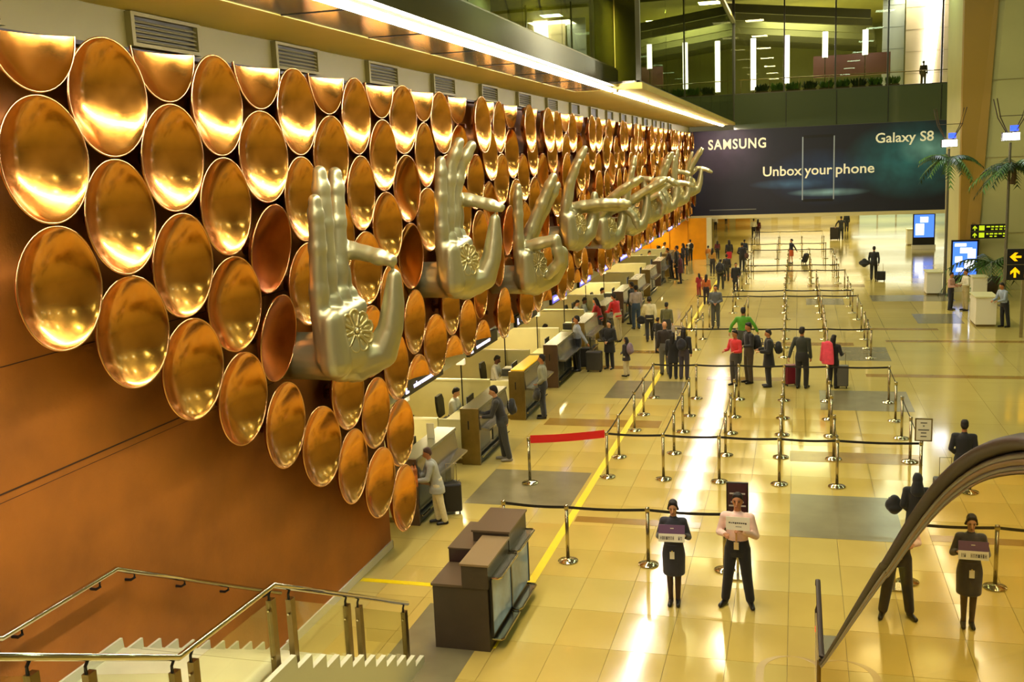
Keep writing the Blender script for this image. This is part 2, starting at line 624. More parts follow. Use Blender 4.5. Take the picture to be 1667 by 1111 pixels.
# right side of the hall
struct(MB().box(24, 24.4, -6, 120, 0, 17).build('wall_right', mat('olive_cream_wall', '#b9a862', .6, noise=.08, scale=.3)))
# massive leaning pillar beside the poster
pl = MB()
pl.loft([[(7.25, 51, 0), (7.9, 50.7, 0), (13.5, 50.7, 0), (13.5, 56, 0), (7.25, 56, 0)],
         [(7.05, 51, 17), (9.0, 50.7, 17), (13.5, 50.7, 17), (13.5, 56, 17), (7.05, 56, 17)]])
pil = struct(pl.build('pillar_right', mat('pale_pillar_plaster', '#c4bf84', .5, noise=.05, scale=.5)))
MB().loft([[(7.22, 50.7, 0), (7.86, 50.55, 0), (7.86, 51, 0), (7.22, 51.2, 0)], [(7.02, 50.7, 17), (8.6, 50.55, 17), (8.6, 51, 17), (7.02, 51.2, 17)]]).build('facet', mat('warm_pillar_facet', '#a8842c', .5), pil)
for k in range(4):
    MB().box(7.95, 13.4, 50.66, 50.70, 2.6 + k * 3.4, 2.62 + k * 3.4).build('panel_joint', mat('pillar_joint', '#a8a070', .5), pil)
# ================================================================== UPPER LOUNGE over the poster
LG = glass('lounge_front_glass', '#dfe2c8', .012, .4)
m_band = mat('dark_green_glass_band', '#48523a', .06, 0, spec=.8)
band = struct(MB().box(-4.0, 9.7, 69.0, 69.15, 8.16, 10.35).build('wall_lounge_band', m_band))
for k in range(4):
    MB().box(-.76 + k * 3.07, -.72 + k * 3.07, 68.97, 69.0, 8.2, 10.3).build('panel_joint', M_BLACK, band)
w4 = struct(MB().box(-4.0, 9.7, 69.02, 69.10, 10.35, 10.42).build('window_4', mat('dark_mullion', '#3a3a28', .4)))
for k in range(5):
    x0 = -3.97 + k * 3.1
    MB().box(x0 - .05, x0 + .05, 69.0, 69.16, 10.42, 17).build('mullion', MC['dark_mullion'], w4)
    if k < 4:
        MB().box(x0 + .06, x0 + 3.04, 69.07, 69.09, 10.43, 16.9).build('pane', LG, w4)
MB().box(8.5, 9.7, 69.07, 69.09, 10.43, 16.9).build('pane', LG, w4)
struct(MB().box(-12, 12, 69.2, 92, 10.0, 10.3).build('floor_lounge', M_CREAM))
struct(MB().box(-12, 12, 91, 91.4, 10.3, 19).build('wall_lounge_back', mat('olive_lounge_wall', '#8f8e5a', .6, noise=.15, scale=.2)))
cl = struct(MB().box(-12, 12, 69.2, 92, 16.6, 16.8).build('ceiling_lounge', mat('olive_lounge_ceiling', '#a7a060', .6, noise=.1, scale=.3)))
for k in range(6):
    MB().obox((-3 + k * .3, 72 + k * 3.2, 16.0 - .16 * k), (7.5, .8, -.8), (0, .18, 0), (0, 0, .28)).build('ceiling_beam', mat('dark_olive_beam', '#5c5a38', .6), cl)
area('lounge_light', (0, 78, 16.2), 5, 3200, (1, .97, .75))
area('lounge_light', (7.5, 73, 16.2), 3, 420, (1, .9, .92))
# pale side walls seen through the right panes
m_bl = mat('pale_blue_panel', '#c3ccd4', .4)
m_pk = mat('pale_pink_cladding', '#e0cdb8', .45)
wr = struct(MB().box(5.35, 6.7, 74, 74.2, 10.3, 16.6).build('wall_lounge_blue', m_bl))
wp = struct(MB().box(6.75, 10.6, 73.5, 73.8, 10.3, 16.6).build('wall_lounge_pink', m_pk))
for k in range(4):
    MB().box(6.75, 10.6, 73.48, 73.5, 11.3 + k * 1.4, 11.33 + k * 1.4).build('panel_joint', mat('pink_joint', '#b8a896', .5), wp)
    MB().box(5.35, 6.7, 73.98, 74, 11.6 + k * 1.4, 11.63 + k * 1.4).build('panel_joint', mat('blue_joint', '#98a2ac', .5), wr)
# lamps: upright tubes
tl = [(-2.80, 10.7, 13.9), (-.72, 11.0, 13.95), (1.62, 12.5, 14.0), (4.02, 12.5, 13.95)]
for k, (x, z0, z1) in enumerate(tl):
    t = thing('tube_lamp', f'upright white tube lamp in the upper lounge, {ORD[k]} from the left', 'lamp', (x * 1.02, 71, 10.3), group='upright tube lamps in the lounge')
    MB().cyl(x * 1.02, 71, z0, z1 + .1, .17, seg=12).build('tube', M_TUBE, t, smooth=True)
    MB().cyl(x * 1.02, 71, 10.3, z0, .03, seg=8).cyl(x * 1.02, 71, z0 - .05, z0, .19, seg=12).build('stem', M_STEEL, t)
t = thing('light_slab', 'tall slanting white light slab against the pink lounge wall', 'lamp', (8.2, 73.2, 10.3))
MB().loft([[(7.75, 73.2, 10.3), (8.35, 73.2, 10.3), (8.35, 73.35, 10.3), (7.75, 73.35, 10.3)], [(7.95, 73.2, 16.5), (9.0, 73.2, 16.5), (9.0, 73.35, 16.5), (7.95, 73.35, 16.5)]]).build('diffuser', M_TUBE, t)
MB().box(7.7, 8.4, 73.1, 73.4, 10.3, 10.34).build('base', M_STEEL, t)
t = tag(MB().box(.95, 5.75, 72.4, 72.6, 11.35, 12.72).build('pink_screen', mat('dull_pink_screen', '#8c5f5a', .5)), 'dull pink screen board standing behind the lounge plants', 'screen')
MB().box(1.0, 1.1, 72.45, 72.55, 10.3, 11.35).build('leg', M_STEEL, t)
MB().box(5.6, 5.7, 72.45, 72.55, 10.3, 11.35).build('leg', M_STEEL, t)
# railing and planters along the lounge edge
t = thing('lounge_railing', 'thin metal railing along the front edge of the upper lounge', 'railing', (0, 69.6, 10.3))
MB().tube([(-3.8, 69.6, 11.3), (9.4, 69.6, 11.2)], .03).build('rail', M_BRONZE, t)
for k in range(8):
    MB().cyl(-3.6 + k * 1.82, 69.6, 10.3, 11.3, .02, seg=6).build('post', M_BRONZE, t)


def leaf_mesh(n, L, spread, seed):
    rnd = random.Random(seed)
    mb = MB()
    for k in range(n):
        a = rnd.random() * 2 * PI
        h = rnd.uniform(.5, 1) * L
        d = Vector((math.cos(a) * spread * rnd.random(), math.sin(a) * spread * rnd.random(), 1)).normalized()
        s_ = Vector((-math.sin(a), math.cos(a), 0)) * h * .16
        b0 = Vector((rnd.uniform(-.35, .35), rnd.uniform(-.12, .12), 0))
        mb.add([b0, b0 + d * h * .5 + s_, b0 + d * h, b0 + d * h * .5 - s_], [(0, 1, 2, 3)])
    return mb.mesh('foliage')


m_leaf = mat('green_leaf', '#4f7a2c', .5, noise=.3, scale=4)
m_leafd = mat('dark_green_leaf', '#2c4418', .5, noise=.3, scale=4)
for k in range(9):
    x = -2.3 + k * 1.0
    t = thing('planter', f'leafy planter on the lounge edge, {ORD[k]} from the left', 'plant', (x, 70.1, 10.3), group='planters on the lounge edge')
    MB().box(x - .42, x + .42, 69.95, 70.25, 10.3, 10.55).build('trough', M_DARK, t)
    o = obj('foliage', leaf_mesh(90, .62, .9, k), m_leaf if k % 3 else m_leafd, t)
    o.location = (0, 0, .22)

# ================================================================== THE POSTER
bb = thing('billboard', 'huge dark blue advertising poster with white lettering spanning the hall', 'billboard', (1.3, 69, 2.65))
m_bb = bpy.data.materials.new('navy_poster_print')
m_bb.use_nodes = True
nt = m_bb.node_tree
pb = nt.nodes['Principled BSDF']
pb.inputs['Roughness'].default_value = .45
tcn = nt.nodes.new('ShaderNodeTexCoord')
mp = nt.nodes.new('ShaderNodeMapping')
nt.links.new(tcn.outputs['Object'], mp.inputs['Vector'])


def blob(cx, cz, rx, rz, col, prev):
    m2 = nt.nodes.new('ShaderNodeMapping')
    m2.inputs['Location'].default_value = (-cx / rx, 0, -cz / rz)
    m2.inputs['Scale'].default_value = (1 / rx, 0, 1 / rz)
    nt.links.new(tcn.outputs['Object'], m2.inputs['Vector'])
    g = nt.nodes.new('ShaderNodeTexGradient')
    g.gradient_type = 'SPHERICAL'
    nt.links.new(m2.outputs[0], g.inputs[0])
    nz = nt.nodes.new('ShaderNodeTexNoise')
    nz.inputs['Scale'].default_value = .9
    nt.links.new(tcn.outputs['Object'], nz.inputs['Vector'])
    mu = nt.nodes.new('ShaderNodeMath')
    mu.operation = 'MULTIPLY'
    nt.links.new(g.outputs['Fac'], mu.inputs[0])
    nt.links.new(nz.outputs['Fac'], mu.inputs[1])
    mxx = nt.nodes.new('ShaderNodeMix')
    mxx.data_type = 'RGBA'
    nt.links.new(mu.outputs[0], mxx.inputs[0])
    nt.links.new(prev, mxx.inputs[6])
    mxx.inputs[7].default_value = (*col, 1)
    return mxx.outputs[2]


base = nt.nodes.new('ShaderNodeRGB')
base.outputs[0].default_value = (.006, .008, .022, 1)
c = blob(5.6, 3.2, 4.2, 2.6, (.05, .35, .48), base.outputs[0])
c = blob(6.6, 3.8, 2.0, 1.1, (.35, .75, .85), c)
c = blob(.2, 2.3, 3.6, 1.9, (.03, .09, .28), c)
c = blob(.6, 1.3, 2.6, .28, (.5, .9, 1.1), c)
c = blob(-1.8, 1.9, 2.6, .35, (.10, .25, .5), c)
c = blob(-6.2, 4.6, 3.4, 2.6, (.10, .06, .12), c)
nt.links.new(c, pb.inputs['Base Color'])
MB().box(-6.95, 9.65, 69.0, 69.2, 2.65, 8.15).build('printed_sheet', m_bb, bb)
m_let = mat('ivory_lettering', '#efe6c4', .5, emit='#e8dcb0', estr=.35)
put_text('lettering', 'SAMSUNG', -5.66, -1.98, 6.95, .62, 68.985, m_let, bb, .022)
put_text('lettering', 'Galaxy S8', 4.70, 8.10, 6.93, .60, 68.985, m_let, bb, .012)
put_text('lettering', 'Unbox', -2.17, .26, 5.10, .62, 68.985, m_let, bb, .012)
put_text('lettering', 'your', .42, 2.12, 5.10, .62, 68.985, m_let, bb, .012)
put_text('lettering', 'phone', 2.34, 4.66, 5.10, .62, 68.985, m_let, bb, .012)
m_ph = mat('phone_edge_print', '#a9b6c4', .4)
for x in (.30, 2.22):
    MB().box(x - .035, x + .035, 68.975, 69, 3.5, 7.5).build('phone_edge', m_ph, bb)
m_phd = mat('phone_dark_print', '#05060c', .4)
MB().box(.33, 2.19, 68.98, 69, 7.42, 7.6).build('phone_edge', m_phd, bb)
MB().box(.33, 2.19, 68.98, 69, 3.38, 3.55).build('phone_edge', m_phd, bb)
MB().box(-5.6, -2.6, 68.98, 69, 2.98, 3.02).build('fine_print', mat('fine_print_grey', '#8a8a80', .5), bb)
struct(MB().box(-7, 10, 68.9, 69.4, 2.42, 2.65).build('trim_4', mat('cream_beam', '#d8cb92', .5)))

# ================================================================== STRIP LIGHT
segs = [(-3.8, 27.1), (27.5, 33.0), (33.35, 52), (52.3, 68)]
for k, (a, bq) in enumerate(segs):
    t = thing('strip_light', f'long white strip light under the gallery edge, {ORD[k]} length from the camera', 'light', (-4.66, a, 8.45))
    MB().box(-4.73, -4.60, a, bq, 8.395, 8.449).build('diffuser', M_STRIP, t)
    MB().box(-4.76, -4.57, a - .06, a, 8.39, 8.449).build('end_cap', M_BRONZE, t)
    MB().box(-4.76, -4.57, bq, bq + .06, 8.39, 8.449).build('end_cap', M_BRONZE, t)

# ================================================================== AIR VENTS
m_vent = mat('dark_vent_slot', '#2c2818', .6)
for k in range(17):
    y0 = 7.25 + 3.16 * k
    t = thing('air_vent', f'cream framed slatted air vent over the dishes, {ORD[k]} from the left', 'vent', (-6.85, y0, 8.26), group='air vents over the dish wall')
    f = MB()
    f.box(-6.9, -6.80, y0 - .66, y0 + .66, 8.40, 8.44).box(-6.9, -6.80, y0 - .66, y0 + .66, 8.08, 8.12)
    f.box(-6.9, -6.80, y0 - .66, y0 - .60, 8.12, 8.40).box(-6.9, -6.80, y0 + .60, y0 + .66, 8.12, 8.40)
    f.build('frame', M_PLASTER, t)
    MB().box(-6.89, -6.86, y0 - .60, y0 + .60, 8.12, 8.40).build('slot', m_vent, t)
    if k < 8:
        for q in range(5):
            z = 8.15 + q * .05
            MB().obox((-6.835, y0, z), (.018, 0, -.012), (0, .59, 0), (.003, 0, .004)).build('slat', mat('vent_slat', '#77704a', .5), t)
# ================================================================== COPPER DISHES
DR = .572


def dish_mesh(cut=None):
    """shallow bowl, axis +x, hollow towards +x; cut keeps what lies below/above a level"""
    prof_in = []
    n = 11
    dep = .215
    for k in range(n):
        t = k / (n - 1)
        prof_in.append((DR * t, -dep * (1 - t * t) + .0))
    prof = [(r, z - .022) for r, z in prof_in] + [(DR + .004, -.01), (DR + .004, .006)] + [(r, z + (.0 if k else 0)) for k, (r, z) in enumerate(prof_in[::-1])]
    mb = MB()
    seg = 48
    rings = [[(z, max(r, .002) * math.cos(2 * PI * q / seg), max(r, .002) * math.sin(2 * PI * q / seg)) for q in range(seg)] for r, z in prof]
    mb.loft(rings, False)
    me = mb.mesh('bowl', True)
    rim = MB()
    R2 = DR + .004
    rings = []
    for q in range(seg + 1):
        a = 2 * PI * q / seg
        d = Vector((0, math.cos(a), math.sin(a)))
        rings.append([d * R2 + (d * math.cos(t) + Vector((1, 0, 0)) * math.sin(t)) * .011 for t in (2 * PI * w / 6 for w in range(6))])
    rim.loft(rings, False)
    rme = rim.mesh('rim', True)
    if cut is not None:
        for m_ in (me, rme):
            bm = bmesh.new()
            bm.from_mesh(m_)
            lo, hi = cut
            if hi is not None:
                bmesh.ops.bisect_plane(bm, geom=bm.verts[:] + bm.edges[:] + bm.faces[:], plane_co=(0, 0, hi), plane_no=(0, 0, 1), clear_outer=True)
            if lo is not None:
                bmesh.ops.bisect_plane(bm, geom=bm.verts[:] + bm.edges[:] + bm.faces[:], plane_co=(0, 0, lo), plane_no=(0, 0, -1), clear_outer=True)
            bm.to_mesh(m_)
            bm.free()
            m_.polygons.foreach_set('use_smooth', [True] * len(m_.polygons))
    # face normals outwards
    for m_ in (me, rme):
        bm = bmesh.new()
        bm.from_mesh(m_)
        bmesh.ops.recalc_face_normals(bm, faces=bm.faces)
        bm.to_mesh(m_)
        bm.free()
    return me, rme


FULL = dish_mesh()
TOPCUT = dish_mesh((None, -.04))
LOWCUT = dish_mesh((.095, None))
MOUNT = MB().loft([[(x, r * math.cos(2 * PI * q / 10), r * math.sin(2 * PI * q / 10)) for q in range(10)] for x, r in ((-.24, .05), (-.34, .05), (-.35, .12), (-.37, .12))]).mesh('mount')
HANDS_Y = [12.71, 17.73, 22.95, 27.75, 32.7, 37.8, 42.7, 47.8, 53.4, 60.0]
HANDS_Z = [4.16, 4.62, 3.99, 4.57, 4.16, 4.2, 4.32, 4.4, 4.45, 4.7]
NUM = ['top', 'second', 'third', 'fourth', 'fifth', 'sixth', 'seventh', 'eighth']
rd = random.Random(3)
DARKS = {(3, 2), (3, 3), (10, 1), (10, 2), (14, 2)}
m_cu2 = mat('shade_toned_copper', '#c4702c', .34, 1.0, noise=.2, scale=3, bump=.08, bscale=9, rvar=.05)  # darker copy of the copper: lost reflections of turned dishes put into colour
ncol = -1
for k in range(-1, 60):
    y = 8.95 + k * 1.0 - (.0 if k < 4 else .012 * min(k - 4, 4))
    ncol += 1
    zs = [7.49 - 1.18 * q for q in range(6)] if k % 2 == 0 else [8.07 - 1.18 * q for q in range(7)]
    if y > 67.8:
        break
    row = -1
    for z in zs:
        if y < CY + .2:
            if z < 5.12 - .59 * (y - 8.95) - .25:
                continue
        elif z < 2.7:
            continue
        row += 1
        if any(abs(y - hy) < .62 and abs(z - hz) < .72 for hy, hz in zip(HANDS_Y, HANDS_Z)):
            continue
        top = z > 7.9
        low = y > CY + .2 and z < 2.85
        me, rme = TOPCUT if top else LOWCUT if low else FULL
        dark = (k, row) in DARKS
        off = .37 if k < 12 or top or low else .37 + rd.choice((0, 0, .05, .12, .22))
        o = obj('copper_dish', me, m_cu2 if dark else M_COPPER)
        o.location = (WX + off, y, z)
        if not (top or low):
            o.rotation_euler = (0, R(rd.uniform(-2.5, 2.5) + (6 if dark else 0)), R(rd.uniform(-2.5, 2.5) + (3 if dark else 0)))
        obj('rim', rme, M_RIM, o)
        if not (top or low):
            mo = obj('mount', MOUNT, M_BACKCU, o)
            if off > .38:
                mo.scale = (off / .37, 1, 1)
        shape = 'half copper dish under the soffit' if top else 'copper dish cut by the sign fascia' if low else \
            'tilted copper dish with painted-in shade' if dark else 'shiny hollow copper dish'
        if ncol < 12:
            lab = f'{shape}, {NUM[row]} in the {ORD[ncol]} column from the left'
        else:
            hi_ = max(i_ for i_, hy in enumerate(HANDS_Y) if hy < y + .5)
            n_ = sum(1 for q_ in range(-1, k + 1) if 8.95 + q_ - .048 > HANDS_Y[hi_] - .5)
            lab = f'{shape}, {NUM[row]} in the {ORD[n_ - 1]} column beyond {ORD[hi_]} giant hand'
        tag(o, lab, 'dish', 'copper dishes on the long wall')

# ================================================================== GIANT HANDS
FING = {'pinky': (-.47, 1.13, 1.66, .150), 'ring': (-.17, 1.30, 1.86, .165), 'middle': (.14, 1.36, 1.78, .170), 'index': (.40, 1.30, 1.66, .155)}


def hand_mesh(pose, voxel):
    mb = MB()
    A, N, U = Vector((0, 1, 0)), Vector((1, 0, 0)), Vector((0, 0, 1))   # local: x = palm normal, y = towards the thumb, z = up

    def P(a, n, u):
        return N * n + A * a + U * u
    # wrist stub towards the wall, heel, palm
    mb.caps(P(.0, -.30, .40), P(0, -.15, .40), .355, .36, 16)
    mb.loft([[P(.355 * math.cos(2 * PI * q / 20), x, .40 + .355 * math.sin(2 * PI * q / 20)) for q in range(20)] for x in (-.945, -.2)])
    mb.caps(P(0, -.25, .40), P(0, .06, .46), .37, .36, 16)
    mb.ell(P(0, .0, .42), .36, .50, .40, 16)
    for nme, (a, u, L, r) in FING.items():
        mb.caps(P(a * .75, .0, .45), P(a, -.06, u - .06), .26, .165, 12)
    mb.caps(P(-.40, .05, .40), P(-.45, .05, .98), .25, .19, 12)
    mb.caps(P(-.44, .06, .98), P(.42, .06, 1.06), .17, .17, 12)
    mb.ell(P(-.05, .10, .5), .28, .42, .42, 14)
    tips = {}
    for nme, (a, u, L, r) in FING.items():
        c1, c2, c3, sp = pose[nme]
        p = P(a, -.10, u - .10)
        ang = 0
        for i, (fr, cc) in enumerate(zip((.46, .29, .25), (c1, c2, c3))):
            ang += cc
            d = U * math.cos(R(ang)) + N * math.sin(R(ang))
            d = (d + A * math.tan(R(sp))).normalized()
            q = p + d * (L * fr)
            r0 = r * (.93, .86, .82)[i]
            r1 = r * (.86, .80, .62)[i]
            mb.caps(p, q, r0, r1, 12)
            mb.ell((p + q) / 2, *(((r0 + r1) / 2 * (1.12, 1.13, 1.2)[i],) * 2), L * fr * .44, 12, d.to_track_quat('Z', 'Y').to_matrix())
            p = q
        tips[nme] = p
    th = pose['thumb']
    pts = [P(.12, .12, .32)] + [P(*q) for q in th]
    rr = [.34, .25, .195, .17, .11]
    for i in range(len(pts) - 1):
        mb.caps(pts[i], pts[i + 1], rr[i], rr[i + 1], 12)
    mb.ell((pts[0] + pts[1]) / 2, .3, .26, .3, 12)
    return remesh(mb, voxel, 3, 'giant_hand'), tips


T_PINCH = [(.30, .46, .40), (.34, .62, .76), (.36, .68, 1.12), (.35, .72, 1.52)]
T_UP = [(.45, .42, .50), (.55, .56, .90), (.58, .60, 1.25), (.55, .62, 1.6)]
T_FOLD = [(.34, .50, .42), (.32, .74, .75), (.22, .80, 1.02), (.04, .72, 1.18)]
IDX = (-5, 106, 4, -3)
POSES = [
    dict(pinky=(4, 0, -3, -3), ring=(1, 0, -3, 0), middle=(1, -2, 0, 7), index=IDX, thumb=T_PINCH),
    dict(pinky=(2, 2, 0, -2), ring=(4, 6, 14, 0), middle=(5, 8, 20, 5), index=(4, 98, 4, 0), thumb=T_PINCH),
    dict(pinky=(2, 0, 0, -3), ring=(78, 92, 50, 2), middle=(24, 2, 0, 3), index=(27, 2, 0, 4), thumb=T_FOLD),
    dict(pinky=(10, 10, 10, -2), ring=(12, 8, 12, 0), middle=(82, 8, 6, 2), index=(86, 6, 0, 0), thumb=T_UP),
    dict(pinky=(30, 20, 10, -4), ring=(40, 16, 6, 0), middle=(44, 12, 6, 3), index=(72, 60, 30, 0), thumb=T_UP),
    dict(pinky=(10, 6, 2, -2), ring=(12, 2, 0, 0), middle=(58, 4, 0, 3), index=(62, 2, 0, 4), thumb=T_PINCH),
    dict(pinky=(70, 85, 40, -2), ring=(72, 85, 40, 0), middle=(40, 50, 30, 2), index=IDX, thumb=T_PINCH),
    dict(pinky=(6, 10, 18, -4), ring=(8, 10, 20, 0), middle=(16, 4, 4, 6), index=(64, 34, 10, 0), thumb=T_PINCH),
    dict(pinky=(0, 4, 4, -3), ring=(4, 2, 6, 0), middle=(4, 2, 2, 4), index=IDX, thumb=T_PINCH),
    dict(pinky=(8, 8, 6, -6), ring=(24, 6, 4, 0), middle=(28, 4, 4, 5), index=(50, 50, 16, 0), thumb=T_PINCH),
]
DESC = ['three fingers up and index touching the thumb, nearest the camera', 'ring finger bent and index meeting the thumb, second from the camera',
        'thumb closed on a folded finger, third from the camera', 'two fingers pointing straight out, fourth from the camera',
        'all fingers leaning outwards, fifth from the camera', 'two long fingers slanting out, sixth from the camera', 'two fingers folded away, seventh from the camera',
        'curved upright fingers, eighth from the camera', 'three fingers straight up, ninth from the camera', 'spread fingers in front of the poster, farthest from the camera']
# ornament pieces
pet = MB()
loop = []
for k in range(14):
    t = 2 * PI * k / 14
    w = .075 * math.sin(t) * (1 - .55 * math.cos(t)) * .9
    loop.append(Vector((.012, w, .17 - .11 * math.cos(t))))
rings = []
for k in range(15):
    p_ = loop[k % 14]
    d = (loop[(k + 1) % 14] - loop[k % 14 - 1]).normalized()
    x = d.cross(Vector((1, 0, 0))).normalized()
    rings.append([p_ + x * math.cos(t) * .018 + Vector((1, 0, 0)) * math.sin(t) * .018 for t in (2 * PI * w / 6 for w in range(6))])
pet.loft(rings, False)
pet.add([(.006, v.y, v.z) for v in loop], [tuple(range(14))])
pet.ell((.008, 0, .18), .014, .022, .055, 8)
PET = pet.mesh('petal', True)
cen = MB()
cen.ell((.01, 0, 0), .035, .035, .035, 10)
rings = []
for k in range(17):
    t = 2 * PI * k / 16
    d = Vector((0, math.cos(t), math.sin(t)))
    rings.append([d * .065 + (d * math.cos(q) + Vector((1, 0, 0)) * math.sin(q)) * .014 for q in (2 * PI * w / 6 for w in range(6))])
cen.loft(rings, False)
CEN = cen.mesh('flower_ornament', True)
PHI = [0, 0, 0, 0, 0, 0, 0, 0, 0, 0]
for i, (hy, hz) in enumerate(zip(HANDS_Y, HANDS_Z)):
    me, tips = hand_mesh(POSES[i], .026 if i < 3 else .034)
    s_ = .95
    t = thing('giant_hand', 'giant metal hand with ' + DESC[i], 'sculpture', (WX + .90, hy + .04, hz - .40), -R(PHI[i]), 'giant hands on the long wall')
    t.scale = (s_, s_, s_)
    obj('hand', me, M_HAND, t)
    fo = obj('flower_ornament', CEN, M_ORN, t)
    fo.location = (.30, -.16, .80)
    fo.rotation_euler = (0, R(-8), R(-24))
    fo.scale = (1.1, 1.1, 1.1)
    for q in range(9):
        po = obj('petal', PET, M_ORN, fo)
        a = 2 * PI * q / 9
        po.rotation_euler = (a, 0, 0)
# ================================================================== HANGING SIGNS over the counters
m_sign = mat('black_sign_box', '#16161c', .3)
m_slet = mat('lit_white_lettering', '#ffffff', .5, emit='#dcd6ff', estr=2.2)
m_slb = mat('lit_violet_field', '#8a86e0', .5, emit='#6e68e8', estr=1.3)
y0 = 16.75
k = 0
while y0 < 64:
    L = 2.15 if k < 3 else 2.0
    t = thing('hanging_sign', f'black lit counter sign with white lettering under the dishes, {ORD[k]} from the camera', 'sign', (-6.86, y0, 2.56), group='counter signs')
    MB().box(-6.90, -6.82, y0, y0 + L, 2.56, 2.84).build('box', m_sign, t)
    if k < 3:
        MB().box(-6.82, -6.812, y0 + .10, y0 + .16, 2.62, 2.78).box(-6.82, -6.812, y0 + .16, y0 + .25, 2.62, 2.66).build('lettering', m_slet, t)
        rr = random.Random(k)
        yy = y0 + .52
        mb = MB()
        for q in range(9):
            w = rr.uniform(.06, .1)
            hh = rr.choice((.06, .06, .1))
            mb.box(-6.82, -6.812, yy, yy + .02, 2.65, 2.65 + hh).box(-6.82, -6.812, yy, yy + w, 2.70 - .01, 2.71).box(-6.82, -6.812, yy + w - .02, yy + w, 2.65, 2.71)
            yy += w + .035
        mb.build('lettering', m_slet, t, kind='stuff')
    else:
        MB().box(-6.82, -6.812, y0 + .08, y0 + L - .08, 2.60, 2.81).build('field', m_slb, t)
        mb = MB()
        yy = y0 + .2
        while yy < y0 + L - .3:
            mb.box(-6.811, -6.806, yy, yy + .08, 2.66, 2.75)
            yy += .13
        mb.build('lettering', m_slet, t, kind='stuff')
    y0 += 3.9 if k < 4 else 4.0
    k += 1

# ================================================================== CHECK-IN COUNTERS
m_cnt = mat('purple_brown_steel', '#6a5548', .3, .6, noise=.15, scale=3)
m_apron = mat('grey_steel_apron', '#9a968c', .22, .8)
m_top = mat('grey_counter_top', '#77745a', .25)
m_bluep = mat('blue_black_panel', '#1c2634', .25)
CYS = [17.16, 21.07, 25.1, 28.95, 33.0, 37.0, 41.0, 45.0, 49.0, 53.0, 57.0]
for k, y0 in enumerate(CYS):
    t = thing('check_in_counter', f'steel check-in counter with sloping front, {ORD[k]} from the camera', 'counter', (-7.0, y0, 0), group='check-in counters')
    L = 2.35
    MB().box(-7.26, -6.83, y0, y0 + .06, .0, 1.30).build('end_panel', m_cnt if k % 3 == 0 else M_BRONZE, t)
    MB().box(-7.09, -7.06, y0 - .004, y0, .82, 1.02).build('slot', M_BLACK, t)
    MB().prism([(-7.24, 1.24), (-6.83, 1.24), (-6.83, 1.30), (-7.24, 1.30)], 'y', y0 + .06, y0 + L).build('top', m_top, t)
    MB().prism([(-6.83, .80), (-6.60, .78), (-6.60, .82), (-6.80, .86), (-6.86, 1.24), (-6.92, 1.24)], 'y', y0 + .08, y0 + L).build('apron', m_apron, t)
    MB().box(-7.2, -6.92, y0 + .06, y0 + L, .18, .8).build('front', m_apron, t)
    for q in range(2):
        MB().box(-6.92, -6.90, y0 + .25 + q * 1.05, y0 + 1.05 + q * 1.05, .24, .74).build('inset_panel', m_bluep, t)
    MB().box(-7.2, -6.86, y0 + .06, y0 + L, 0, .16).build('kick_rail', M_BLACK, t)
    MB().tube([(-6.8, y0 + .1, .17), (-6.8, y0 + L - .05, .17)], .02, 6).build('bumper', M_CHROME, t)
    MB().box(-8.05, -7.26, y0 + .10, y0 + .16, 0.1, 1.02).build('side_panel', M_CREAM, t)
    MB().box(-8.0, -7.3, y0 + .14, y0 + L, .72, .76).build('desk_top', M_CREAM, t)
    MB().box(-8.05, -7.26, y0 + .10, y0 + .18, 0, .1).build('plinth', M_BRONZE, t)
    # rear screen wall between two positions
    s = thing('partition_screen', f'cream waist-high screen wall between counters, {ORD[k]} from the camera', 'partition', (-9, y0 + 3.0, 0), group='screen walls between counters')
    MB().box(-10.2, -7.45, y0 + 2.95, y0 + 3.03, 0, 1.28).build('panel', M_CREAM, s)
    MB().box(-10.2, -7.45, y0 + 2.94, y0 + 3.04, 1.28, 1.32).build('cap', mat('pale_cap', '#eee8c4', .35), s)
    # monitor
    mo = thing('monitor', f'flat computer monitor at check-in counter, {ORD[k]} from the camera', 'monitor', (-7.55, y0 + 1.5, .76), group='counter monitors')
    MB().obox((-7.50, y0 + 1.5, 1.10), (.015, 0, .0), (0, .24, 0), (0, 0, .16)).build('screen', M_BLACK, mo)
    MB().obox((-7.52, y0 + 1.5, 1.10), (.004, 0, .0), (0, .22, 0), (0, 0, .14)).build('display', mat('lit_display', '#8aa0c0', .3, emit='#8fb0e0', estr=.8), mo)
    MB().cyl(-7.5, y0 + 1.5, .78, .95, .02, seg=8).cyl(-7.5, y0 + 1.5, .76, .78, .1, seg=12).build('stand', M_BLACK, mo)
    if k < 7:
        la = thing('counter_lamp', f'white box lamp on a thin black pole beside a screen wall, {ORD[k]} from the camera', 'lamp', (-8.15, y0 + 2.85, 0), group='pole lamps at the counters')
        MB().cyl(-8.15, y0 + 2.85, 0, 1.72, .018, seg=8).cyl(-8.15, y0 + 2.85, 0, .03, .12, seg=14).build('pole', M_BLACK, la)
        MB().box(-8.25, -8.05, y0 + 2.78, y0 + 2.92, 1.72, 1.86).build('lamp_box', mat('milky_lamp_box', '#f4efd8', .4, emit='#fff2c8', estr=.6), la)
    if k in (0, 2, 4, 6):
        pr = thing('printer', f'dark grey desk printer on the counter shelf, at counter {ORD[k]} from the camera', 'printer', (-7.8, y0 + 2.1, .76))
        MB().box(-8.0, -7.6, y0 + 1.9, y0 + 2.3, .76, .96).build('body', mat('dark_grey_plastic', '#3a3a38', .45), pr)
        MB().box(-7.95, -7.65, y0 + 1.95, y0 + 2.2, .96, .99).build('tray', M_WHITE, pr)
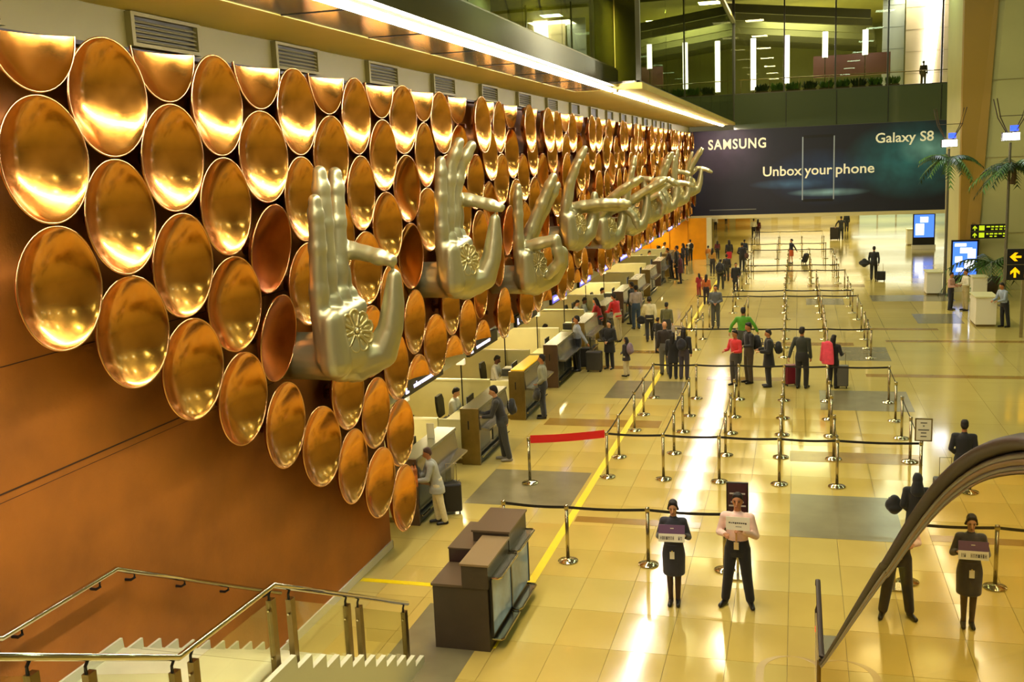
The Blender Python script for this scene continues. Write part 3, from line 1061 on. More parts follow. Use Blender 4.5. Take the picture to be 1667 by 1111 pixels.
# white paper stand on first counter and yellow notices on the third
t = thing('paper_stand', 'white paper notice stand on the nearest check-in counter', 'notice', (-7.05, 18.6, 1.30))
MB().obox((-7.05, 18.6, 1.46), (.08, .0, 0), (0, .004, .003), (0, -.01, .16)).build('sheet', M_WHITE, t)
MB().box(-7.1, -7.0, 18.58, 18.66, 1.30, 1.31).build('foot', M_CHROME, t)
t = thing('yellow_notice', 'bright yellow lit notice strip on the third check-in counter', 'notice', (-7.03, 26.3, 1.30))
MB().box(-7.22, -6.86, 25.2, 27.2, 1.302, 1.33).build('sheet', mat('yellow_notice_sheet', '#ffc814', .4, emit='#ffb400', estr=.35), t)
MB().box(-7.24, -6.84, 25.18, 27.22, 1.30, 1.304).build('backing', M_BLACK, t)

# ================================================================== INFORMATION DESK in front
t = thing('information_desk', 'dark brown stepped service desk with glazed poster front', 'desk', (-4.45, 13.6, 0))
m_dk = mat('dark_umber_desk', '#43382a', .38, noise=.08, scale=5)
m_dtop = mat('brown_desk_top', '#5d4c36', .3)
MB().box(-4.87, -4.07, 12.58, 14.63, 0, .93).build('body', m_dk, t)
MB().box(-4.89, -4.42, 12.56, 13.35, .93, .965).build('low_top', m_dtop, t)
MB().box(-4.43, -4.05, 12.56, 13.62, .93, 1.26).build('near_riser', m_dk, t)
MB().box(-4.45, -4.03, 12.54, 13.64, 1.26, 1.29).build('near_riser_top', mat('tan_desk_top', '#8a7450', .3), t)
MB().box(-4.89, -4.44, 13.37, 14.45, .93, 1.16).build('till_box', mat('dark_maroon_box', '#3a2620', .35), t)
MB().box(-4.90, -4.43, 13.36, 14.46, 1.16, 1.18).build('till_box_top', m_dtop, t)
MB().box(-4.60, -4.05, 13.66, 14.63, .93, 1.33).build('far_riser', m_dk, t)
MB().box(-4.62, -4.03, 13.64, 14.65, 1.33, 1.36).build('far_riser_top', m_dtop, t)
m_post = mat('blue_white_poster', '#7f9cd4', .12, noise=.5, scale=1.6)
for q in range(2):
    a = 12.66 + q * 1.0
    pf = MB().box(-4.05, -4.03, a, a + .94, .22, 1.02).build('poster', m_post, t)
    MB().box(-4.055, -4.02, a - .03, a, .2, 1.04).box(-4.055, -4.02, a + .94, a + .97, .2, 1.04).build('poster_frame', M_BLACK, pf)
    for z in (1.06, .16):
        MB().tube([(-4.06, a, z), (-3.93, a, z), (-3.90, a + .05, z), (-3.90, a + .88, z), (-3.93, a + .93, z), (-4.06, a + .93, z)], .018, 8).build('rail', M_CHROME, t)
        MB().box(-4.05, -3.92, a + .02, a + .91, z - .012, z - .002).build('ledge', M_STEEL, t)

# ================================================================== STAIRCASE by the wall
SX0, SX1 = WX + .0, -4.93
ys, zs_, run, rise, ns = 8.66, 1.75, .312, .159, 11
m_step = mat('pale_stone_tread', '#d8d4a8', .35, noise=.06, scale=3)
stair = struct(MB().box(SX0, SX1, 6.85, ys, 1.55, 1.75).build('stairs_lower', m_step))
for k in range(ns):
    z1 = zs_ - rise * (k + 1) + 0
    ya = ys + run * k
    if z1 < .005:
        break
    MB().box(SX0, SX1, ya, ya + run + .02, max(0, z1 - .45), z1).build('step', m_step, stair)
    MB().box(SX0 + .02, SX1 - .02, ya + run - .05, ya + run - .03, z1, z1 + .004).build('tread_strip', mat('tread_grip_strip', '#9a9468', .6), stair)
# sawtooth skirting on the wall side and on the open side
for xa, xb, nme in ((WX, WX + .03, 'wall_skirting'), (SX1, SX1 + .06, 'open_stringer')):
    poly = [(6.85, 1.45), (6.85, 1.86), (ys, 1.86)]
    for k in range(ns):
        z1 = zs_ - rise * (k + 1) + .11
        poly += [(ys + run * k + .02, z1), (ys + run * (k + 1) + .02, z1)]
    poly += [(ys + run * ns + .02, 0), (ys + run * ns - .6, 0)]
    MB().prism(poly, 'x', xa, xb).build(nme, mat('white_stone_skirting', '#dcd9b6', .4), stair)
# upper flight
st2 = struct(MB().box(SX0, SX1, 6.5, 6.85, 1.5, 1.75).build('stairs_upper', m_step))
for k in range(12):
    z1 = 1.75 + rise * (k + 1)
    ya = 6.85 - run * (k + 1)
    MB().box(SX0, SX1, ya, ya + run + .02, z1 - .5, z1).build('step', m_step, st2)
poly = [(6.9, 1.45), (6.9, 1.75)]
for k in range(12):
    poly += [(6.85 - run * k, 1.75 + rise * (k + 1)), (6.85 - run * (k + 1), 1.75 + rise * (k + 1))]
poly += [(6.85 - run * 12, 3.2)]
MB().prism(poly, 'x', SX1, SX1 + .06).build('open_stringer', MC['white_stone_skirting'], st2)
# wall handrail
t = thing('wall_handrail', 'steel handrail on brackets along the orange stair wall', 'handrail', (WX, 8.6, 2.6))
rail_w = [(-6.83, 4.0, 4.15), (-6.83, 6.95, 2.69), (-6.83, 8.57, 2.68), (-6.83, 11.85, .98)]
MB().tube(rail_w, .028, 10).build('rail', M_CHROME, t, smooth=True)
for (y, z) in ((7.2, 2.69), (8.3, 2.68), (8.85, 2.55), (9.72, 2.10), (10.6, 1.65), (11.5, 1.19)):
    MB().tube([(-6.83, y, z - .02), (-6.83, y, z - .08), (-6.88, y, z - .11), (-6.96, y, z - .11)], .016, 6).build('bracket', M_BLACK, t)
# open-side balustrade: rail, posts, glass
t = thing('stair_balustrade', 'glass stair balustrade with paired steel posts and steel rail', 'balustrade', (-4.98, 8.6, 1.75))
rail_f = [(-5.0, 3.6, 4.4), (-5.0, 6.92, 2.70), (-5.0, 8.55, 2.65), (-5.0, 11.95, .93)]
MB().tube(rail_f, .03, 10).build('rail', M_CHROME, t, smooth=True)


def zr(y):
    for (x, ya, za), (x2, yb, zb) in zip(rail_f, rail_f[1:]):
        if ya <= y <= yb:
            return za + (zb - za) * (y - ya) / (yb - ya)
    return rail_f[-1][2]


posts = [5.3, 5.85, 6.85, 7.12, 8.48, 8.86, 10.14, 10.46, 11.82]
for y in posts:
    zt = zr(y)
    zb = zt - 1.0 - (.0 if 6.9 < y < 8.6 else .05)
    zb = max(zb, 0)
    p_ = MB().box(-5.03, -4.97, y - .045, y + .045, zb, zt - .12).build('post', M_BRONZE, t)
    MB().tube([(-5.0, y - .03, zt - .12), (-5.0, y - .03, zt - .06), (-5.0, y + .01, zt - .02)], .014, 6).build('rail_bracket', M_BLACK, p_)
    for q in (.28, .78):
        MB().tube([(-5.0, y - .07, zb + q), (-5.0, y + .07, zb + q)], .012, 6).build('glass_clamp', M_CHROME, p_)
for a, b in ((3.7, 5.25), (5.9, 6.8), (7.17, 8.43), (8.91, 10.09), (10.51, 11.77)):
    za, zb = zr(a), zr(b)
    MB().prism([(a, za - .95), (b, zb - .95), (b, zb - .14), (a, za - .14)], 'x', -5.008, -4.996).build('glass_panel', M_GLASS, t)

# ================================================================== ESCALATOR on the right
EX = .30
M_HB = mat('dull_bronze_profile', '#7a6030', .5, .7)
t = thing('escalator', 'escalator with mirror-like glass side and dark moving handrail', 'escalator', (EX + .5, 7, 0))
def smooth_path(pts, n=5):
    out = []
    for i in range(len(pts) - 1):
        p0, p1, p2, p3 = pts[max(0, i - 1)], pts[i], pts[i + 1], pts[min(len(pts) - 1, i + 2)]
        for k in range(n):
            t_ = k / n
            out.append(tuple(.5 * (2 * b + (c - a) * t_ + (2 * a - 5 * b + 4 * c - d) * t_ ** 2 + (3 * b - a - 3 * c + d) * t_ ** 3) for a, b, c, d in zip(p0, p1, p2, p3)))
    return out + [pts[-1]]


hr = smooth_path([(13.50, .97), (11.75, .97), (11.3, 1.0), (10.9, 1.12), (4.2, 4.885), (3.3, 5.38), (2.57, 5.79), (2.05, 6.06), (1.6, 6.25), (1.2, 6.36), (.7, 6.40), (-.4, 6.40), (-1.5, 6.40)])
for xs in (EX, EX + 1.12):
    top = [Vector((xs, y, z)) for y, z in hr]
    newel = [Vector((xs, 13.5 + .36 * math.sin(a), .97 - .36 + .36 * math.cos(a))) for a in (R(d) for d in range(180, 9, -15))]
    MB().tube(newel + top, .032, 16, sq=.38).build('handrail', mat('dark_brown_handrail', '#2a180a', .55, spec=.25), t, smooth=True)
    for q, (dz, r_, m_) in enumerate(((.019, .014, M_RUBBER), (.028, .012, M_HB), (.036, .009, M_RUBBER), (.042, .006, M_HB))):
        MB().tube([v - Vector((0, 0, dz)) for v in top], r_, 8, sq=.5).build('handrail_profile', m_, t, smooth=True)
    lo = []
    for y, z in hr[::-1]:
        lo.append((y, max(z - .95, .05)))
    poly = [(y, z - .046) for y, z in hr] + lo
    MB().prism(poly, 'x', xs - .006, xs + .006).build('glass_side', M_MIRGLASS, t)
# polished outer cladding under the glass, inner skirt, steps
m_clad = mat('polished_bronze_cladding', '#b0a47c', .05, 1.0)
for xs in (EX - .012, EX + 1.12):
    poly = [(y, max(z - .95, .05)) for y, z in hr] + [(-1.5, 4.4), (1.2, 4.4), (11.0, -.01), (13.5, -.01)]
    MB().prism(poly, 'x', xs, xs + .03).build('cladding', m_clad, t)
MB().box(EX + .03, EX + 1.1, 12.2, 13.9, 0, .02).build('comb_plate', M_STEEL, t)
m_es = mat('ribbed_step_steel', '#8c8468', .35, .9)
for k in range(26):
    y = 11.6 - k * .40
    z = .02 + max(0, k - 1) * .2262
    if z > 5.4:
        break
    MB().box(EX + .06, EX + 1.08, y - .4, y, max(z - .21, 0.01), z).build('step', m_es, t)
MB().box(EX - .03, EX + .05, 12.2, 13.55, 0, .5).build('newel_base', M_BRONZE, t)
MB().box(EX + 1.07, EX + 1.15, 12.2, 13.55, 0, .5).build('newel_base', M_BRONZE, t)
MB().box(EX - .034, EX - .03, 13.3, 13.36, .34, .40).build('indicator', mat('red_indicator', '#ff2a10', .4, emit='#ff3010', estr=2), t)

# ================================================================== QUEUE POSTS AND BELTS
POST = MB().lathe([(.0, .005), (.17, .005), (.175, .012), (.17, .022), (.06, .04), (.034, .055), (.032, .06)], 20).mesh('base', True)
POLE = MB().lathe([(.031, .05), (.031, .93), (.0, .93)], 14).mesh('pole', True)
HEAD = MB().lathe([(.0, .92), (.038, .92), (.038, .985), (.034, 1.0), (.0, 1.0)], 14).mesh('belt_head', True)
m_belt = mat('black_belt_webbing', '#17130f', .6)
m_red = mat('red_belt_webbing', '#d8141c', .5)
P_ST = mat('post_brushed_steel', '#b3a98a', .22, 1.0)
P_BASE = mat('post_base_steel', '#cfc6a4', .12, 1.0)
qp = {}


def qpost(x, y, label, group='steel queue posts'):
    key = (round(x, 2), round(y, 2))
    if key in qp:
        return qp[key]
    t = thing('queue_post', label, 'queue post', (x, y, 0), group=group)
    obj('base', POST, P_BASE, t)
    obj('pole', POLE, P_ST, t)
    obj('belt_head', HEAD, P_ST, t)
    qp[key] = t
    return t


def belt(a, b, m=None, w=.048):
    A, B = Vector((*a.location[:2], .955)), Vector((*b.location[:2], .955))
    d = (B - A).normalized()
    n = Vector((-d.y, d.x, 0))
    mb = MB()
    N = 6
    rings = []
    for k in range(N + 1):
        t_ = k / N
        p_ = A.lerp(B, t_) - Vector((0, 0, .02 * math.sin(PI * t_)))
        p_ = p_ + d * (.04 * (1 - 2 * t_))
        rings.append([p_ + n * .0015 + Vector((0, 0, w / 2)), p_ - n * .0015 + Vector((0, 0, w / 2)), p_ - n * .0015 - Vector((0, 0, w / 2)), p_ + n * .0015 - Vector((0, 0, w / 2))])
    mb.loft(rings)
    mb.build('belt', m or m_belt, a)


rowA = [qpost(x, y, f'steel queue post in the belt row behind the two greeters, {ORD[i]} from the left') for i, (x, y) in enumerate(((-4.82, 16.02), (-3.70, 15.95), (-2.35, 16.02)))]
belt(rowA[0], rowA[1])
belt(rowA[1], rowA[2])
LX = [-3.86, -2.67, -1.52, -.32, .80, 2.36]
LN = ['by the yellow line', 'in the second lane row from the left', 'in the third lane row from the left', 'in the fourth lane row from the left', 'in the fifth lane row from the left', 'in the rightmost lane row']
BY = [20.62, 22.55, 24.42, 26.0, 27.95]
grid = {}
pr_ = qpost(-5.40, 19.98, 'steel queue post at the free end of the red belt')
for i, x in enumerate(LX):
    for j, y in enumerate(BY):
        yy = y if not (i == 0 and j == 1) else 22.1
        grid[i, j] = qpost(x, yy, f'near steel queue post {LN[i]}, {ORD[j]} from the camera')
belt(pr_, grid[0, 0], m_red, .17)
for i in range(5):
    belt(grid[i, 0], grid[i + 1, 0])
    belt(grid[i, 4], grid[i + 1, 4])
for i in range(6):
    for j in range(4):
        if (i, j) in ((1, 3), (3, 0), (4, 1), (2, 2), (5, 2)):
            continue
        belt(grid[i, j], grid[i, j + 1])
# the farther blocks of the maze
for bidx, (ylist, xs) in enumerate((([34.0, 35.7, 37.4, 39.2, 41.9], [-3.9, -1.9, -.4, .95, 2.3]), ([43.6, 45.5, 48.0, 51.0], [-2.6, -.5, .9, 2.2]), ([53.5, 56, 59, 62.0], [-2.5, -.5, .7, 2.0]),
                                   ([66, 71, 76], [-3.0, -1.2, .3, 1.7]))):
    g = {}
    bn = ['second', 'third', 'fourth', 'farthest'][bidx]
    for i, x in enumerate(xs):
        for j, y in enumerate(ylist):
            g[i, j] = qpost(x, y, f'distant queue post, {bn} maze block, {ORD[j]} row, {ORD[i]} from left')
    n = len(ylist) - 1
    for i in range(len(xs) - 1):
        belt(g[i, 0], g[i + 1, 0])
        belt(g[i, n], g[i + 1, n])
    for i in range(len(xs)):
        for j in range(n):
            if (i + j) % 3:
                belt(g[i, j], g[i, j + 1])
for i, (a, b) in enumerate((((-3.35, 35.2), (-3.3, 37.3)), ((-3.25, 39.5), (-3.2, 41.5)))):
    pa = qpost(*a, f'steel queue post beside the waiting crowd, near the yellow line, pair {ORD[i]}, nearer one')
    pb_ = qpost(*b, f'steel queue post beside the waiting crowd, near the yellow line, pair {ORD[i]}, farther one')
    belt(pa, pb_)
# notice board on the corner post
e = grid[5, 0]
t = thing('notice_board', 'white framed notice with short text lines above the corner queue post', 'notice', (2.39, 20.62, 1.0))
MB().obox((2.39, 20.60, 1.24), (.16, 0, 0), (0, .012, 0), (0, 0, .23)).build('frame', M_BRONZE, t)
MB().obox((2.39, 20.586, 1.24), (.135, 0, 0), (0, .004, 0), (0, 0, .205)).build('sheet', M_WHITE, t)
mb = MB()
for z, w in ((1.38, .06), (1.32, .015), (1.24, .10), (1.18, .05), (1.11, .055)):
    mb.box(2.39 - w, 2.39 + w, 20.580, 20.583, z - .012, z + .012)
mb.build('text_lines', mat('grey_text', '#6a665c', .6), t, kind='stuff')
# dark sign stand behind the greeter
t = thing('sign_stand', 'dark maroon poster stand directly behind the greeter in pink', 'sign', (-.87, 15.75, 0))
MB().box(-1.05, -.73, 15.60, 15.90, 0, .03).build('base', M_STEEL, t)
MB().box(-.90, -.86, 15.74, 15.78, .03, 1.0).build('pole', M_STEEL, t)
MB().obox((-.88, 15.72, 1.22), (.17, 0, 0), (0, .015, .003), (0, -.01, .38)).build('frame', M_BLACK, t)
MB().obox((-.88, 15.70, 1.22), (.15, 0, 0), (0, .004, .001), (0, -.01, .36)).build('poster', mat('maroon_poster', '#3a1a24', .3, noise=.4, scale=3), t)
mb = MB()
for z, w in ((1.42, .12), (1.28, .10), (1.22, .13), (1.10, .07)):
    mb.box(-.88 - w, -.88 + w, 15.686, 15.69, z - .012, z + .012)
mb.build('text_lines', mat('pale_text', '#b8b0a8', .6), t, kind='stuff')
se = qpost(-1.10, 16.0, 'steel queue post hidden behind the sign stand')
belt(rowA[2], se)
# ================================================================== PEOPLE
def V(*a):
    return Vector(a)


def pose_joints(pose):
    """joints of a 1.75 m figure facing -y; s = -1 / +1 are its two sides"""
    j = dict(lean=0.0, sit=False, head=(0, 0))
    for s in (-1, 1):
        j['sh', s] = V(s * .185, 0, 1.40)
        j['el', s] = V(s * .235, .03, 1.13)
        j['wr', s] = V(s * .235, -.05, .89)
        j['hip', s] = V(s * .092, 0, .90)
        j['kn', s] = V(s * .10, -.015, .49)
        j['an', s] = V(s * .105, .02, .085)
        j['toe', s] = V(s * .12, -.15, .035)
    if pose == 'hold':                      # both hands hold something before the chest
        for s in (-1, 1):
            j['el', s] = V(s * .26, -.04, 1.12)
            j['wr', s] = V(s * .20, -.25, 1.12)
        j['head'] = (10, 0)
    elif pose == 'hold_sign':
        for s in (-1, 1):
            j['sh', s] = V(s * .165, 0, 1.40)
            j['el', s] = V(s * .25, .02, 1.14)
            j['wr', s] = V(s * .205, -.22, 1.24)
            j['kn', s] = V(s * .068, -.01, .49)
            j['an', s] = V(s * .060, .02, .085)
            j['toe', s] = V(s * .072, -.14, .035)
        j['head'] = (12, 0)
    elif pose == 'present':                 # feet apart, one forearm across, holding a sheet up
        for s in (-1, 1):
            j['kn', s] = V(s * .135, -.01, .49)
            j['an', s] = V(s * .185, .02, .085)
            j['toe', s] = V(s * .24, -.14, .035)
        j['el', -1] = V(-.27, .03, 1.13)
        j['wr', -1] = V(-.16, -.22, 1.20)
        j['el', 1] = V(.27, -.03, 1.13)
        j['wr', 1] = V(.10, -.25, 1.27)
        j['head'] = (-3, 0)
    elif pose == 'walk':
        j['kn', -1] = V(-.10, -.20, .50)
        j['an', -1] = V(-.10, -.22, .09)
        j['toe', -1] = V(-.11, -.40, .05)
        j['kn', 1] = V(.10, .08, .49)
        j['an', 1] = V(.10, .30, .14)
        j['toe', 1] = V(.11, .16, .04)
        j['el', -1] = V(-.24, .10, 1.14)
        j['wr', -1] = V(-.24, .08, .90)
        j['el', 1] = V(.24, -.05, 1.14)
        j['wr', 1] = V(.22, -.20, .95)
        j['lean'] = 4
    elif pose == 'pull':
        j['el', 1] = V(.25, .14, 1.15)
        j['wr', 1] = V(.27, .27, .92)
        j['kn', -1] = V(-.10, -.08, .49)
        j['an', -1] = V(-.10, -.06, .085)
        j['toe', -1] = V(-.12, -.23, .035)
    elif pose == 'lean':                    # leaning on a counter
        j['lean'] = 14
        for s in (-1, 1):
            j['el', s] = V(s * .23, -.18, 1.14)
            j['wr', s] = V(s * .14, -.38, 1.16)
        j['kn', 1] = V(.10, .06, .48)
        j['an', 1] = V(.09, .14, .085)
        j['toe', 1] = V(.10, -.03, .035)
    elif pose == 'clasp':                   # hands joined at the belly
        for s in (-1, 1):
            j['el', s] = V(s * .25, .0, 1.12)
            j['wr', s] = V(s * .07, -.19, 1.04)
    elif pose == 'arms_out':
        j['el', -1] = V(-.34, .02, 1.20)
        j['wr', -1] = V(-.42, -.08, 1.00)
        j['el', 1] = V(.34, .02, 1.20)
        j['wr', 1] = V(.40, .05, 1.0)
    elif pose == 'bag':
        j['wr', 1] = V(.16, -.10, 1.0)
        j['el', 1] = V(.25, .06, 1.13)
    elif pose == 'sit':
        j['sit'] = True
        for s in (-1, 1):
            j['el', s] = V(s * .23, -.14, 1.13)
            j['wr', s] = V(s * .14, -.36, 1.12)
        j['lean'] = 8
        j['head'] = (14, 0)
    return j


def figure(pose, part, lod):
    j = pose_joints(pose)
    drop = -.43 if j['sit'] else 0
    up = MB()
    low = MB()
    g = {'body': 0, 'shirt': .014, 'coat': .028, 'tunic': .02, 'trousers': .016, 'tights': .004, 'skirt': .012}.get(part, 0)
    seg = 14 if lod == 0 else 10

    def torso(m, z0, z1):
        T = [(.80, .150, .105), (.88, .168, .122), (.95, .165, .122), (1.06, .142, .104), (1.16, .148, .106), (1.28, .168, .118), (1.37, .172, .110), (1.42, .135, .092), (1.46, .075, .068)]
        rings = []
        for z, rx, ry in T:
            if z0 - 1e-6 <= z <= z1 + 1e-6:
                rings.append([(math.cos(2 * PI * k / 20) * (rx + g), math.sin(2 * PI * k / 20) * (ry + g) + .005, z) for k in range(20)])
        m.loft(rings)
    if part == 'body':
        hm = MB()
        hm.ell((0, .005, 1.645), .074, .092, .108, 16)
        hm.ell((0, -.02, 1.595), .056, .066, .072, 14)
        hm.caps((0, -.088, 1.635), (0, -.108, 1.605), .011, .014, 8)
        for s in (-1, 1):
            hm.ell((s * .071, .012, 1.625), .011, .020, .030, 8)
            hm.ell((s * .03, -.075, 1.655), .022, .014, .010, 8)
        hm.caps((-.02, -.082, 1.572), (.02, -.082, 1.572), .009, .009, 6)
        hx, hz = j['head']
        up.caps((0, .01, 1.40), (0, .0, 1.56), .058, .052, 12)
        hm.xf(Matrix.Translation((0, 0, 1.54)) @ Matrix.Rotation(R(hx), 4, 'X') @ Matrix.Rotation(R(hz), 4, 'Z') @ Matrix.Translation((0, 0, -1.54)))
        up.add(hm.v, hm.f)
        torso(up, .8, 1.46)
    elif part in ('shirt', 'coat', 'tunic'):
        torso(up, .88 if part == 'shirt' else .80, 1.46)
        up.caps((0, .01, 1.43), (0, .006, 1.475), .062 + g * .3, .058 + g * .2, 12)
    if part in ('body', 'shirt', 'coat', 'tunic'):
        for s in (-1, 1):
            a, e, w = j['sh', s], j['el', s], j['wr', s]
            up.caps(V(s * .12, 0, 1.40), a, .058 + g, .056 + g, seg)
            up.caps(a, e, .052 + g, .040 + g, seg)
            if part == 'body':
                up.caps(e, w, .040, .026, seg)
                d = (w - e).normalized()
                side = V(0, 0, 1).cross(d)
                side = side.normalized() if side.length > .1 else V(1, 0, 0)
                if abs(d.z) > .8:
                    side = V(0, -1, 0)
                pn_ = side.cross(d).normalized()
                up.caps(w, w + d * .07, .026, .030, seg, flat=(pn_, .6))
                inner = V(-s, 0, 0)
                cur = pn_ if pn_.dot(V(-s * .6, 0, -.2)) > 0 else -pn_
                for q, (o_, L) in enumerate(((-.026, .060), (-.009, .074), (.009, .078), (.026, .070))):
                    b0 = w + d * .085 + side * o_
                    k1 = b0 + (d * .85 + cur * .5).normalized() * L * .55
                    k2 = k1 + (d * .35 + cur * .9).normalized() * L * .5
                    rf = .0095 if lod == 0 else .012
                    up.caps(b0, k1, rf, rf * .95, 8)
                    up.caps(k1, k2, rf * .95, rf * .75, 8)
                tb = w + d * .03 + inner * .02
                up.caps(tb, tb + (d * .6 + side * (.7 if side.dot(inner) > 0 else -.7)).normalized() * .04, .012, .011, 8)
                tb2 = tb + (d * .6 + side * (.7 if side.dot(inner) > 0 else -.7)).normalized() * .04
                up.caps(tb2, tb2 + d * .03 + cur * .01, .011, .008, 8)
            else:
                e2 = e.lerp(w, .93)
                up.caps(e, e2, .041 + g, .032 + g, seg)
    if part == 'body':
        if lod == 1:
            pass
        for s in (-1, 1):
            h, k, a, t_ = (j['hip', s], j['kn', s], j['an', s], j['toe', s])
            if j['sit']:
                h, k, a, t_ = V(s * .09, 0, .50), V(s * .12, -.42, .50), V(s * .12, -.40, .085), V(s * .13, -.56, .035)
            low.caps(h, k, .084, .056, seg)
            low.caps(k, a, .056, .038, seg)
            m_ = k.lerp(a, .3) + V(0, .018, 0)
            low.caps(m_, k.lerp(a, .55) + V(0, .01, 0), .052, .042, seg)
            low.caps(a - V(0, -.02, .04), t_, .036, .028, seg)
    if part == 'tights':
        for s in (-1, 1):
            h, k, a = j['hip', s], j['kn', s], j['an', s]
            low.caps(h, k, .084 + g, .054 + g, seg)
            low.caps(k, a, .054 + g, .036 + g, seg)
            low.caps(k.lerp(a, .3) + V(0, .016, 0), k.lerp(a, .55) + V(0, .01, 0), .050 + g, .042 + g, seg)
    if part == 'trousers':
        torso(low if not j['sit'] else up, .80, 1.06)
        for s in (-1, 1):
            h, k, a = j['hip', s], j['kn', s], j['an', s]
            if j['sit']:
                h, k, a = V(s * .09, 0, .50), V(s * .12, -.42, .50), V(s * .12, -.40, .085)
            low.caps(h, k, .088 + g, .064 + g, seg)
            low.caps(k, a.lerp(k, .06), .064 + g, .052 + g, seg)
    if part == 'skirt':
        rings = []
        for z, rx, ry in ((.52, .168, .135), (.54, .178, .142), (.70, .182, .146), (.86, .186, .140), (.95, .172, .130), (1.04, .148, .112)):
            rings.append([(math.cos(2 * PI * k / 24) * (rx + .01), math.sin(2 * PI * k / 24) * (ry + .012), z) for k in range(24)])
        low.loft(rings)
    if part in ('coat', 'tunic') and not j['sit']:
        rings = []
        bot = .62 if part == 'coat' else .72
        for z, rx, ry in ((bot, .20, .165), (bot + .12, .195, .155), (.88, .178, .135), (.95, .170, .128)):
            rings.append([(math.cos(2 * PI * k / 24) * (rx + g * .6), math.sin(2 * PI * k / 24) * (ry + g * .6) + .01, z) for k in range(24)])
        low.loft(rings)
    if part.startswith('hair'):
        hm = MB()
        hm.ell((0, .018, 1.692), .079, .089, .080, 16)
        hm.ell((0, .050, 1.640), .076, .062, .085, 14)
        hm.caps((-.035, -.038, 1.735), (.035, -.038, 1.735), .022, .022, 10)
        for s in (-1, 1):
            hm.caps((s * .060, -.035, 1.715), (s * .068, .03, 1.64), .016, .016, 8)
        if part == 'hair_long':
            hm.caps((0, .07, 1.62), (0, .115, 1.36), .075, .06, 12)
            hm.caps((-.065, .03, 1.62), (-.07, .06, 1.44), .03, .03, 10)
            hm.caps((.065, .03, 1.62), (.07, .06, 1.44), .03, .03, 10)
        if part == 'hair_bun':
            hm.ell((0, .115, 1.65), .045, .045, .045, 12)
            for s in (-1, 1):
                hm.caps((s * .062, -.048, 1.71), (s * .080, .015, 1.60), .018, .024, 8)
        if part == 'hair_scarf':
            hm.ell((0, .02, 1.64), .098, .108, .128, 16)
            hm.caps((0, .05, 1.56), (0, .05, 1.42), .10, .14, 14)
        hx, hz = j['head']
        hm.xf(Matrix.Translation((0, 0, 1.54)) @ Matrix.Rotation(R(hx), 4, 'X') @ Matrix.Rotation(R(hz), 4, 'Z') @ Matrix.Translation((0, 0, -1.54)))
        up.add(hm.v, hm.f)
    if part.startswith('shoe'):
        s = 1 if part.endswith('a') else -1
        a, t_ = j['an', s], j['toe', s]
        if j['sit']:
            a, t_ = V(s * .12, -.40, .085), V(s * .13, -.56, .035)
        low.caps(a - V(0, -.03, .045), t_, .045, .036, 10)
        low.caps(a - V(0, -.02, .045), a - V(0, -.01, 0.0), .046, .046, 10)
        low.v = [(x, y, max(z, .0)) for x, y, z in low.v]
    if j['lean']:
        up.xf(Matrix.Translation((0, 0, .95)) @ Matrix.Rotation(R(j['lean']), 4, 'X') @ Matrix.Translation((0, 0, -.95)))
    if drop:
        up.xf(Matrix.Translation((0, 0, drop)))
    up.add(low.v, low.f)
    vox = {0: .0062, 1: .0145}[lod]
    if part.startswith('shoe') or part.startswith('hair'):
        vox = min(vox * 1.4, .013)
    if lod == 0 and part != 'body':
        vox = .011
    return remesh(up, vox, 3 if lod == 0 else 2, part.split('_')[0])


FIG = {}


def fig(pose, part, lod):
    k = (pose, part, lod)
    if k not in FIG:
        FIG[k] = figure(*k)
    return FIG[k]


SKIN = [mat('brown_skin', '#b07448', .55), mat('tan_skin', '#cc9468', .55), mat('dark_brown_skin', '#70442c', .55)]
m_hair = mat('black_hair', '#18110c', .7, bump=.3, bscale=60)
m_shoe = mat('black_leather', '#14110f', .35)
EYE = MB().ell((0, 0, 0), .011, .008, .006, 8).mesh('eye', True)
MOUTH = MB().ell((0, 0, 0), .021, .008, .006, 10).mesh('mouth', True)
BROW = MB().ell((0, 0, 0), .019, .007, .004, 8).mesh('eyebrow', True)
m_eye = mat('dark_eye', '#120c08', .25)
m_lip = mat('brown_red_lips', '#8c4438', .5)


def cloth(hexc):
    return mat('cloth_' + hexc.lstrip('#'), hexc, .8, noise=.12, scale=9, sheen=.2)


